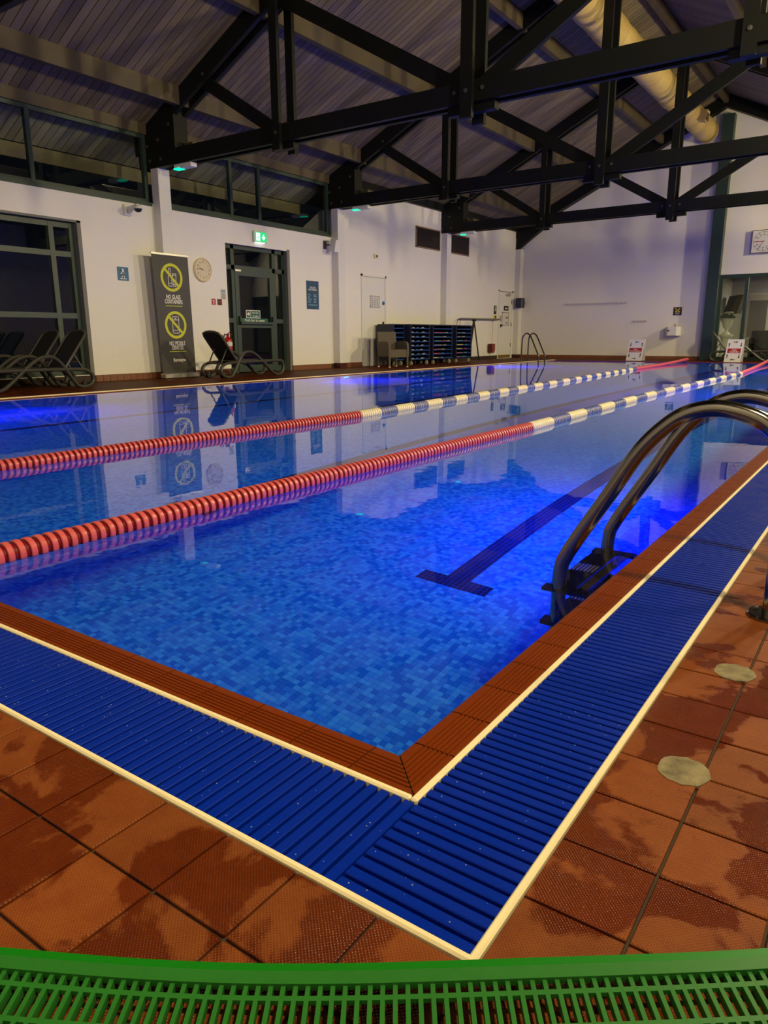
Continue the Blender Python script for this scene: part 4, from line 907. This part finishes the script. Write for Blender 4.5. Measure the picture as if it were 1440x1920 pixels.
# loudspeaker
t = thing('wall_speaker', 'small white loudspeaker tilted on the wall left of the second pilaster', 'speaker', (WX,13.78,2.7))
part('cabinet', MB().prism([(WX+0.10,13.74,2.66),(WX+0.30,13.70,2.64),(WX+0.33,13.72,2.90),(WX+0.14,13.76,2.94)], (0.15,1,0), 0.15), M['white'], t)
part('bracket', MB().box((WX,13.66,2.72),(WX+0.02,13.76,2.90)).bar((WX+0.02,13.72,2.81),(WX+0.15,13.77,2.80),0.03,0.03), M['bolt'], t)
t = thing('wall_speaker', 'dark navy loudspeaker mounted by the corner pilaster', 'speaker', (-11.0,24.05,1.70))
part('cabinet', MB().bevbox((-11.10,23.90,1.70),(-10.86,24.15,2.03),0.02), M['navy'], t); part('bracket', MB().box((-11.06,24.15,1.82),(-10.92,EY,1.9)), M['black'], t)
# fire extinguisher
t = thing('fire_extinguisher', 'red fire extinguisher hung behind the lounger by the exit door', 'fire extinguisher', (-11.13,10.45,0.28))
ex = (-11.13,10.45)
part('body', MB().lathe([(0,0.28),(0.078,0.285),(0.085,0.31),(0.085,0.66),(0.07,0.71),(0.03,0.745),(0.022,0.765),(0,0.765)], (*ex,0), 'Z', 20), M['red'], t, True)
part('valve', MB().box((ex[0]-0.02,ex[1]-0.02,0.765),(ex[0]+0.02,ex[1]+0.02,0.80)).bar((ex[0],ex[1]-0.01,0.80),(ex[0]+0.10,ex[1]-0.03,0.84),0.02,0.012).bar((ex[0],ex[1],0.785),(ex[0]+0.11,ex[1],0.79),0.02,0.01), M['red'], t)
part('hose', MB().tube([(ex[0],ex[1]-0.02,0.78),(ex[0],ex[1]-0.08,0.80),(ex[0]+0.01,ex[1]-0.125,0.72),(ex[0]+0.01,ex[1]-0.115,0.55),(ex[0]+0.01,ex[1]-0.10,0.42)], 0.011, 8, up=(1,0,0)), M['black'], t, True)
part('label', MB().lathe([(0.086,0.56),(0.0866,0.565),(0.0866,0.635),(0.086,0.64)], (*ex,0), 'Z', 20), M['paper'], t, True); part('bracket', MB().box((WX,ex[1]-0.03,0.45),(ex[0]-0.08,ex[1]+0.03,0.52)), M['bolt'], t)

# --- loungers
def lounger(label, loc, rz, w_=0.56, L=1.66):
    t = thing('sun_lounger', label, 'lounger', loc, 'sun loungers', rz)
    k = L/1.66
    pts = [(1.58,.285),(1.64,.24),(1.655,.16),(1.63,.08),(1.56,.03),(1.47,.022),(1.38,.05),(1.28,.12),(1.15,.225),(1.0,.345),(.88,.425),(.78,.462),(.68,.468),(.59,.44),(.51,.37),(.43,.26),(.35,.14),(.28,.05),(.21,.022),(.12,.025),(.04,.065),(.01,.13),(.03,.20),(.10,.25),(.22,.275),(.6,.285),(1.1,.288)]
    P = [Vector((a*k,0,z)) for a, z in pts]; n = len(P); Q = []
    for i in range(n):
        p0, p1, p2, p3 = P[i-1], P[i], P[(i+1)%n], P[(i+2)%n]
        for s in range(3):
            u = s/3; Q.append(0.5*((2*p1)+(p2-p0)*u+(2*p0-5*p1+4*p2-p3)*u*u+(3*p1-p0-3*p2+p3)*u**3))
    prof = [(0.027*math.cos(a), 0.036*math.sin(a)) for a in [2*PI*j/8 for j in range(8)]]
    for s in (-1, 1):
        part('side_frame', MB().sweep([q+Vector((0,s*(w_/2-0.03),0)) for q in Q], prof, up=(0,1,0), close=True), M['resin'], t, True, world=False)
    for x in (0.14,0.62,1.2): part('cross_rail', MB().box((x*k-0.03,-w_/2+0.03,.25),(x*k+0.03,w_/2-0.03,.275)), M['resin'], t, world=False)
    part('seat_sling', MB().sweep([(x*k,0,.305-0.018*math.sin(PI*(x-.35)/1.2)) for x in (.38,.55,.75,.95,1.15,1.35,1.52)], rect(w_-0.10,0.012)), M['mesh'], t, world=False)
    a0 = Vector((0.43*k,0,.31)); a1 = Vector((0.02*k,0,.83)); d = (a1-a0).normalized()
    h = w_/2-0.05; rim = []
    ln = (a1-a0).length
    for u, v in ((0,-h),(ln-0.10,-h),(ln-0.03,-h+0.03),(ln,-h+0.12),(ln+0.012,0),(ln,h-0.12),(ln-0.03,h-0.03),(ln-0.10,h),(0,h)): rim.append(a0+d*u+Vector((0,v,0)))
    br = part('backrest_frame', MB().tube(rim, 0.020, 8, up=(d.z,0,-d.x)), M['resin'], t, True, world=False)
    nrm = Vector((-d.z,0,d.x))*(-1)
    part('backrest_sling', MB().prism([q + (a0+d*ln/2-q)*0.02 for q in rim], nrm, 0.008), M['mesh'], t, world=False)
    for s in (-1, 1): part('prop', MB().bar(tuple(a0+d*0.28+Vector((0,s*0.16,0))), (0.10*k,s*0.16,.27), 0.018, 0.018), M['resin'], t, world=False)
    for s in (-1, 1): part('wheel', MB().lathe([(0,-0.02),(0.05,-0.02),(0.055,0),(0.05,0.02),(0,0.02)], (0.10*k,s*(w_/2-0.10),0.055), 'Y', 16), M['black'], t, True, world=False)
    return t
lounger('dark lounger with raised back between the banner and the exit door', (-10.28,9.20,0), PI/2)
lounger('dark lounger in front of the large window, nearer the water', (-10.22,6.58,0), -PI/2)
lounger('dark lounger close against the large window', (-10.86,6.55,0), -PI/2, w_=0.54)
lounger('dark lounger beside the green pillar at the far end', (-4.55,23.45,0), 0.15, w_=0.6)
lounger('dark lounger behind the clockwise board in front of the lounge glazing', (-2.95,23.45,0), 0.1, w_=0.6)

# --- wicker chair
t = thing('wicker_armchair', 'brown wicker armchair beside the blue trolleys', 'chair', (-10.32,15.18,0), rz=math.radians(-22))
Wk = M['wicker']
part('seat', MB().bevbox((-0.24,-0.26,0.24),(0.27,0.26,0.43),0.02), Wk, t, world=False)
part('backrest', MB().prism([(-0.26,-0.27,0.28),(-0.20,-0.27,0.28),(-0.27,-0.27,0.86),(-0.33,-0.27,0.86)], (0,1,0), 0.54), Wk, t, world=False)
for s in (-1, 1):
    arm = [(-0.27,0.60),(0.0,0.625),(0.18,0.62),(0.255,0.585),(0.28,0.50),(0.28,0.26),(-0.22,0.26)]
    part('arm', MB().prism([(a,s*0.27-0.03,z) for a, z in arm], (0,1,0), 0.06), Wk, t, world=False)
    for x in (-0.24,0.25):
        l_ = part('leg', MB().box((x-0.022,s*0.265-0.022,0.02),(x+0.022,s*0.265+0.022,0.30)), Wk, t, world=False); part('foot_cap', MB().box((x-0.02,s*0.265-0.02,0),(x+0.02,s*0.265+0.02,0.035)), M['white'], l_, world=False)

# --- float trolleys and their floats
cols = {'white':mat('float_white',(0.62,0.66,0.70),0.6), 'pale blue':mat('float_pale_blue',(0.12,0.25,0.5),0.6), 'red':mat('kick_red',(0.55,0.05,0.06),0.6), 'teal':mat('kick_teal',(0.06,0.22,0.24),0.6), 'yellow':mat('kick_yellow',(0.60,0.45,0.07),0.6), 'lilac':mat('kick_lilac',(0.3,0.28,0.4),0.6)}
ords = ['bottom','second','third','fourth','fifth','sixth','seventh','top']
def float_shape(kind, c, ln, seed):
    x, y, z = c
    if kind == 'arc':     # curled dumb-bell collar
        return MB().sweep([(x+0.02, y+(u-0.5)*ln, z+0.035-0.05*(u-0.5)**2*4*0.5) for u in (0,0.2,0.4,0.6,0.8,1)], [(0.03*math.cos(a),0.012*math.sin(a)) for a in [2*PI*j/6 for j in range(6)]])
    return MB().prism([(x-0.10,y-ln/2,z),(x+0.04,y-ln/2,z),(x+0.06,y-ln*0.2,z),(x+0.06,y+ln*0.2,z),(x+0.04,y+ln/2,z),(x-0.10,y+ln/2,z)], (0,0,1), 0.035)
pat = {'first':[[('arc','white',.10),('arc','pale blue',.14),('arc','white',.16)]]*8,
       'second':[[('slab','yellow',.22),('slab','lilac',.10)],[('slab','red',.30),('slab','pale blue',.12)],[('slab','red',.28),('slab','yellow',.16)],[('slab','lilac',.36),('slab','yellow',.10)],[('slab','teal',.34),('slab','red',.10),('slab','yellow',.12)],[('slab','teal',.38),('slab','yellow',.14)],[('slab','red',.46),('slab','yellow',.14)],[]],
       'third':[[('slab','red',.16),('slab','teal',.24)],[('slab','red',.26),('slab','teal',.20)],[('slab','yellow',.30),('slab','red',.10)],[('slab','yellow',.34),('slab','teal',.10)],[('slab','teal',.30),('slab','red',.14)],[('slab','lilac',.12),('slab','yellow',.16)],[('slab','teal',.14),('slab','yellow',.14)],[]]}
def trolley(which, y0, y1, x1=-10.45):
    x0 = x1-0.50
    lab = {'first':'blue tray trolley of white pool collars next to the wicker chair','second':'blue tray trolley of red, teal and yellow floats in the middle','third':'blue tray trolley of mixed floats farthest from the wicker chair','back':'blue tray trolley half hidden behind the wicker chair'}[which]
    t = thing('float_trolley', lab, 'trolley', ((x0+x1)/2,(y0+y1)/2,0), 'blue float trolleys')
    for k in range(8):
        z = 0.13+k*0.113
        part('tray', MB().box((x0,y0,z),(x1,y1,z+0.012)).box((x1-0.012,y0,z),(x1,y1,z+0.034)).box((x0,y0,z),(x0+0.012,y1,z+0.085)).box((x0,y0,z),(x1,y0+0.012,z+0.06)).box((x0,y1-0.012,z),(x1,y1,z+0.06)), M['blue_tray'], t)
    part('back_panel', MB().box((x0-0.012,y0,0.13),(x0-0.002,y1,1.03)).box((x0,y0-0.008,0.13),(x1,y0-0.002,1.03)).box((x0,y1+0.002,0.13),(x1,y1+0.008,1.03)), M['navy'], t)
    part('lid', MB().box((x0,y0-0.005,1.03),(x1+0.005,y1+0.005,1.055)), M['navy'], t)
    for x in (x0+0.02,x1-0.02):
        for y in (y0+0.02,y1-0.02): part('corner_post', MB().box((x-0.016,y-0.016,0.11),(x+0.016,y+0.016,1.035)), M['navy'], t)
    for x in (x0+0.06,x1-0.05):
        for y in (y0+0.09,y1-0.09):
            part('castor', MB().lathe([(0,-0.018),(0.042,-0.018),(0.05,-0.01),(0.05,0.01),(0.042,0.018),(0,0.018)], (x,y,0.05), 'Y', 14).box((x-0.02,y-0.026,0.05),(x+0.02,y-0.02,0.125)).box((x-0.02,y+0.02,0.05),(x+0.02,y+0.026,0.125)), M['castor'], t, True)
    if which == 'back': return
    for k, row in enumerate(pat[which]):
        z = 0.145+k*0.113; y = y0+0.10
        for ix, (kind, c, ln) in enumerate(row):
            y += random.uniform(0.0,0.06)
            lab = '%s%s swim %s on the %s tray of the %s blue trolley' % (('left-hand ','middle ','right-hand ')[ix] if kind == 'arc' else '', c, 'collar' if kind == 'arc' else 'float', ords[k], {'first':'white-filled','second':'middle','third':'farthest'}[which])
            single('swim_collar' if kind == 'arc' else 'swim_float', float_shape(kind, (x1-0.075,y+ln/2,z), ln, k), cols[c], lab, 'float', 'floats in the blue trolleys')
            y += ln+random.uniform(0.03,0.16)
trolley('back', 15.66, 16.16, -10.62); trolley('first', 16.21, 17.17); trolley('second', 17.33, 18.40); trolley('third', 18.62, 19.55)

# --- telescopic pole, stand and throw line
t = thing('pool_pole', 'long grey telescopic pole on wall hooks left of the corner door', 'pole', (WX,21.4,1.2))
part('shaft', MB().tube([(WX+0.10,20.04,1.27),(WX+0.10,22.78,1.295)], 0.026, 10), mat('dull_pole',(0.17,0.16,0.15),0.5), t, True)
for y in (20.9,22.3): part('hook', MB().tube([(WX+0.014,y,1.30),(WX+0.07,y,1.24),(WX+0.13,y,1.24),(WX+0.15,y,1.28)], 0.010, 6, up=(0,1,0)), M['bolt'], t)
part('net_loop', MB().tube([(WX+0.10,20.04,1.27),(WX+0.12,19.86,1.22),(WX+0.14,19.76,1.05),(WX+0.14,19.76,0.85)], 0.008, 6), M['bolt'], t); part('net_loop', MB().tube([(WX+0.10,20.1,1.26),(WX+0.12,19.99,1.15),(WX+0.14,20.0,0.95)], 0.007, 6), M['bolt'], t)
t = thing('folded_stand', 'black folded stand leaning behind the farthest trolley', 'stand', (-10.95,20.5,0))
part('leg', MB().bar((-10.95,20.3,0.02),(-10.95,20.62,1.24),0.05,0.05), M['black'], t); part('leg', MB().bar((-10.92,20.95,0.02),(-10.95,20.62,1.22),0.03,0.03), M['black'], t); part('hinge', MB().lathe([(0,-0.05),(0.04,-0.05),(0.04,0.05),(0,0.05)], (-10.95,20.62,1.23), 'X', 12), M['black'], t)
t = thing('throw_line', 'red throw line case hanging by a cord left of the corner door', 'safety line', (WX+0.10,22.26,0.22))
part('case', MB().prism([(WX+0.04,22.14,0.50),(WX+0.04,22.38,0.50),(WX+0.04,22.38,0.28),(WX+0.04,22.30,0.20),(WX+0.04,22.17,0.22)], (1,0,0), 0.12), mat('throw_line_red',(0.24,0.03,0.015),0.5), t)
part('case_side', MB().box((WX+0.05,22.10,0.24),(WX+0.14,22.17,0.49)), M['dark_red'], t); part('cord', MB().tube([(WX+0.10,22.26,0.50),(WX+0.10,22.27,1.255)], 0.006, 6, up=(0,1,0)), mat('orange_cord',(0.45,0.22,0.08),0.7), t)

# --- far wall fittings
def rail(label, x0, x1, z, n):
    t = thing('peg_rail', label, 'peg rail', ((x0+x1)/2,EY,z))
    part('board', MB().box((x0,EY-0.018,z-0.035),(x1,EY,z+0.035)), M['column'], t)
    for i in range(n):
        x = x0+0.06+(x1-x0-0.12)*i/(n-1); part('peg', MB().lathe([(0.010,0),(0.010,-0.05),(0.018,-0.055),(0.018,-0.068),(0,-0.068)], (x,EY-0.018,z), 'Y', 8), M['aluminium'], t)
rail('long pale peg rail on the far wall', -9.44, -7.33, 1.785, 16); rail('short pale peg rail with four pegs on the far wall', -7.13, -6.66, 1.20, 4)
t = thing('wall_sign', 'small black sign with a yellow figure on the far wall', 'sign', (-5.78,EY,1.36))
part('panel', MB().box((-5.91,EY-0.008,1.355),(-5.66,EY,1.60)), M['black_print'], t)
part('figure', MB().bar((-5.86,EY-0.0085,1.46),(-5.71,EY-0.0085,1.56),0.001,0.03,up=(0,0,1)).bar((-5.86,EY-0.0085,1.56),(-5.71,EY-0.0085,1.46),0.001,0.03,up=(0,0,1)).box((-5.86,EY-0.009,1.44),(-5.71,EY-0.008,1.465)), M['yellow'], t)
part('caption', MB().box((-5.85,EY-0.009,1.39),(-5.72,EY-0.008,1.405)), M['white_print'], t)
t = thing('drinking_fountain', 'white drinking fountain basin on the far wall', 'fountain', (-5.82,EY,0.75))
part('basin', MB().prism([(-6.04,EY,1.0),(-6.04,EY-0.22,1.0),(-5.96,EY-0.32,1.0),(-5.70,EY-0.32,1.0),(-5.61,EY-0.22,1.0),(-5.61,EY,1.0)], (0,0,-1), 0.26), M['column'], t)
part('bowl', MB().disc((-5.82,EY-0.16,1.0),0.12,(0,0,1),0.004,20), M['aluminium'], t)
part('spout', MB().tube([(-5.80,EY-0.08,1.0),(-5.80,EY-0.08,1.07),(-5.81,EY-0.12,1.09)], 0.014, 8, up=(1,0,0)), M['chrome'], t, True); part('push_button', MB().disc((-5.93,EY-0.322,0.89),0.03,(0,-1,0),0.012,14), M['bolt'], t)
# pace clock
t = thing('pace_clock', 'square white pace clock with a red hand above the lounge glazing', 'clock', (-3.57,EY,3.06)); cc = (-3.57,EY,3.365)
part('case', MB().bevbox((-3.88,EY-0.09,3.055),(-3.26,EY,3.675),0.01), M['white'], t)
part('rim', MB().box((-3.885,EY-0.094,3.05),(-3.87,EY-0.088,3.68)).box((-3.27,EY-0.094,3.05),(-3.255,EY-0.088,3.68)).box((-3.885,EY-0.094,3.665),(-3.255,EY-0.088,3.68)).box((-3.885,EY-0.094,3.05),(-3.255,EY-0.088,3.065)), M['grille'], t)
m = MB()
for i in range(60):
    a = 2*PI*i/60; r0 = 0.225 if i % 5 == 0 else 0.25
    m.bar((cc[0]+r0*math.sin(a),EY-0.0915,cc[2]+r0*math.cos(a)),(cc[0]+0.275*math.sin(a),EY-0.0915,cc[2]+0.275*math.cos(a)),0.001,0.014 if i % 5 == 0 else 0.007,up=(-math.cos(a),0,math.sin(a)))
part('minute_marks', m, M['black_print'], t)
for i in range(12):
    a = 2*PI*i/12; lettering(str(i*5 if i else 60), 0.06, M['black_print'], t, (cc[0]+0.18*math.sin(a),EY-0.0915,cc[2]+0.18*math.cos(a)), ROT_FAR)
hand(t, cc, math.radians(270), 0.25, 0.018, M['red_sign'], 'red_hand', 'y', 0.094); hand(t, cc, math.radians(213), 0.24, 0.014, mat('pale_hand',(0.5,0.25,0.22),0.5), 'second_hand', 'y', 0.096)

# --- swim direction boards
def board(label, xl, xr, clockwise):
    y0, z1 = 22.70, 0.63; dy = 0.14; w_ = xr-xl; xc = (xl+xr)/2
    t = thing('swim_direction_board', label, 'board', (xc,22.84,0), 'swim direction boards')
    lean = 0.04
    def P(u, v, off=0.0): return (xl + w_*u + (lean*v), y0 + dy*v - off, z1*v)      # u across, v up the front face
    part('front_panel', MB().prism([P(0,0),P(1,0),P(1,1),P(0,1)], (0,1,0), 0.02), M['white'], t)
    part('rear_panel', MB().prism([(xl+0.02,23.0,0),(xr+0.02,23.0,0),P(1,0.97,-0.02),P(0,0.97,-0.02)], (0,1,0), 0.015), M['white'], t)
    def arrow(u, v, du, dv):
        ux, vz = w_, z1
        L = 0.115; dx, dz = du, dv; px, pz = -dz, dx
        q = []
        for a, b_ in ((-0.5,-0.08),(0.12,-0.08),(0.12,-0.25),(0.5,0),(0.12,0.25),(0.12,0.08),(-0.5,0.08)):
            xx = (a*dx+b_*px)*L; zz = (a*dz+b_*pz)*L; q.append(P(u+xx/w_, v+zz/z1, 0.001))
        part('arrow', MB().prism(q, (0,-1,0), 0.002), M['black_print'], t)
    k = 1 if clockwise else -1
    arrow(0.5,0.88,k,0); arrow(0.5,0.11,-k,0)
    for v in (0.76,0.26): arrow(0.14,v,0,k); arrow(0.86,v,0,-k)
    part('red_band', MB().prism([P(0.10,0.40,0.001),P(0.90,0.40,0.001),P(0.90,0.60,0.001),P(0.10,0.60,0.001)], (0,-1,0), 0.002), M['red_sign'], t)
    tilt = Matrix.Rotation(-math.atan2(dy, z1), 4, 'X') @ ROT_FAR.to_matrix().to_4x4()
    for s_, v, sz in (('Swim',0.535,0.062),('Clockwise' if clockwise else 'Anti-Clockwise',0.455,0.062)):
        p = P(0.5, v, 0.0035); lettering(s_, sz, M['white_print'], t, p, tilt.to_euler(), bold=True, sx=0.9 if clockwise or s_ == 'Swim' else 0.82)
board('white board with anticlockwise arrows and red band on the far deck', -6.80, -6.33, False)
board('white board with clockwise arrows and red band in front of the glazing', -4.03, -3.60, True)

# --- inside the lounge
t = thing('flower_urn', 'white urn of cream flowers on a pedestal behind the glazing', 'urn', (-4.66,26.2,0))
part('pedestal', MB().lathe([(0.0,0.0),(0.22,0.0),(0.22,0.08),(0.17,0.12),(0.145,0.2),(0.145,0.62),(0.18,0.68),(0.21,0.72),(0.21,0.77),(0,0.77)], (-4.66,26.2,0), 'Z', 20), M['urn'], t, True)
part('urn', MB().lathe([(0.0,0.77),(0.13,0.77),(0.12,0.80),(0.05,0.86),(0.05,0.92),(0.11,1.0),(0.155,1.12),(0.165,1.25),(0.20,1.29),(0.15,1.29),(0,1.25)], (-4.66,26.2,0), 'Z', 24), M['urn'], t, True)
fl = part('foliage', MB().lathe([(0,1.27),(0.20,1.28),(0.27,1.33),(0.24,1.40),(0.12,1.45),(0,1.46)], (-4.66,26.2,0), 'Z', 14), M['leaf'], t, True)
for i in range(26):
    a = random.uniform(0,2*PI); rr = random.uniform(0.05,0.26); x, y, z = -4.66+rr*math.cos(a), 26.2+rr*math.sin(a), 1.46-0.35*(rr/0.27)**2*0.30+random.uniform(-0.02,0.02)
    part('flower', MB().lathe([(0,-0.03),(0.035,-0.015),(0.045,0.01),(0.025,0.03),(0,0.03)], (x,y,z), 'Z', 8), M['flower'], t, True)
t = thing('wall_cabinet', 'brown boxed screen slanting out from the lounge wall above the urn', 'cabinet', (-4.8,27.5,1.5))
part('body', MB().prism([(-5.0,27.2,1.42),(-4.55,27.0,1.45),(-4.40,27.0,2.05),(-4.85,27.2,2.02)], (0.2,1,0), 0.35), M['tv'], t); part('screen', MB().prism([(-4.98,27.19,1.45),(-4.78,27.10,1.47),(-4.66,27.10,2.0),(-4.84,27.19,1.98)], (0,-1,0), 0.02), M['black'], t)
t = thing('framed_picture', 'pale framed picture on the lounge wall behind the urn', 'picture', (-4.0,28.2,0.9))
part('frame', MB().box((-4.45,28.3,0.6),(-3.75,28.34,2.15)), M['white'], t); part('print', MB().box((-4.38,28.285,0.68),(-3.82,28.3,1.9)), mat('grey_picture',(0.20,0.18,0.17),0.6), t); part('heading', MB().box((-4.38,28.285,1.9),(-3.82,28.3,2.08)), M['clock_face'], t)
struct('wall_lounge', MB().box((-5.0,28.34,0),(-3.15,28.44,2.7)), M['lounge_wall'])
t = thing('lounge_sofa', 'dark sofa backing onto the lounge glazing', 'sofa', (-2.4,25.6,0))
part('backrest', MB().bevbox((-3.75,25.1,0.05),(-0.8,25.3,0.88),0.03), M['sofa'], t); part('seat', MB().bevbox((-3.75,25.3,0.05),(-0.8,26.1,0.45),0.03), M['sofa'], t); part('arm', MB().bevbox((-3.80,25.1,0.05),(-3.60,26.1,0.68),0.03), M['sofa'], t)
t = thing('reception_counter', 'black counter standing behind the lounge sofa', 'counter', (-2.5,27.6,0))
part('top', MB().box((-3.3,27.3,1.06),(-0.8,28.0,1.11)), M['black'], t); part('front', MB().box((-3.2,27.35,0),(-0.85,27.95,1.06)), M['sofa'], t)
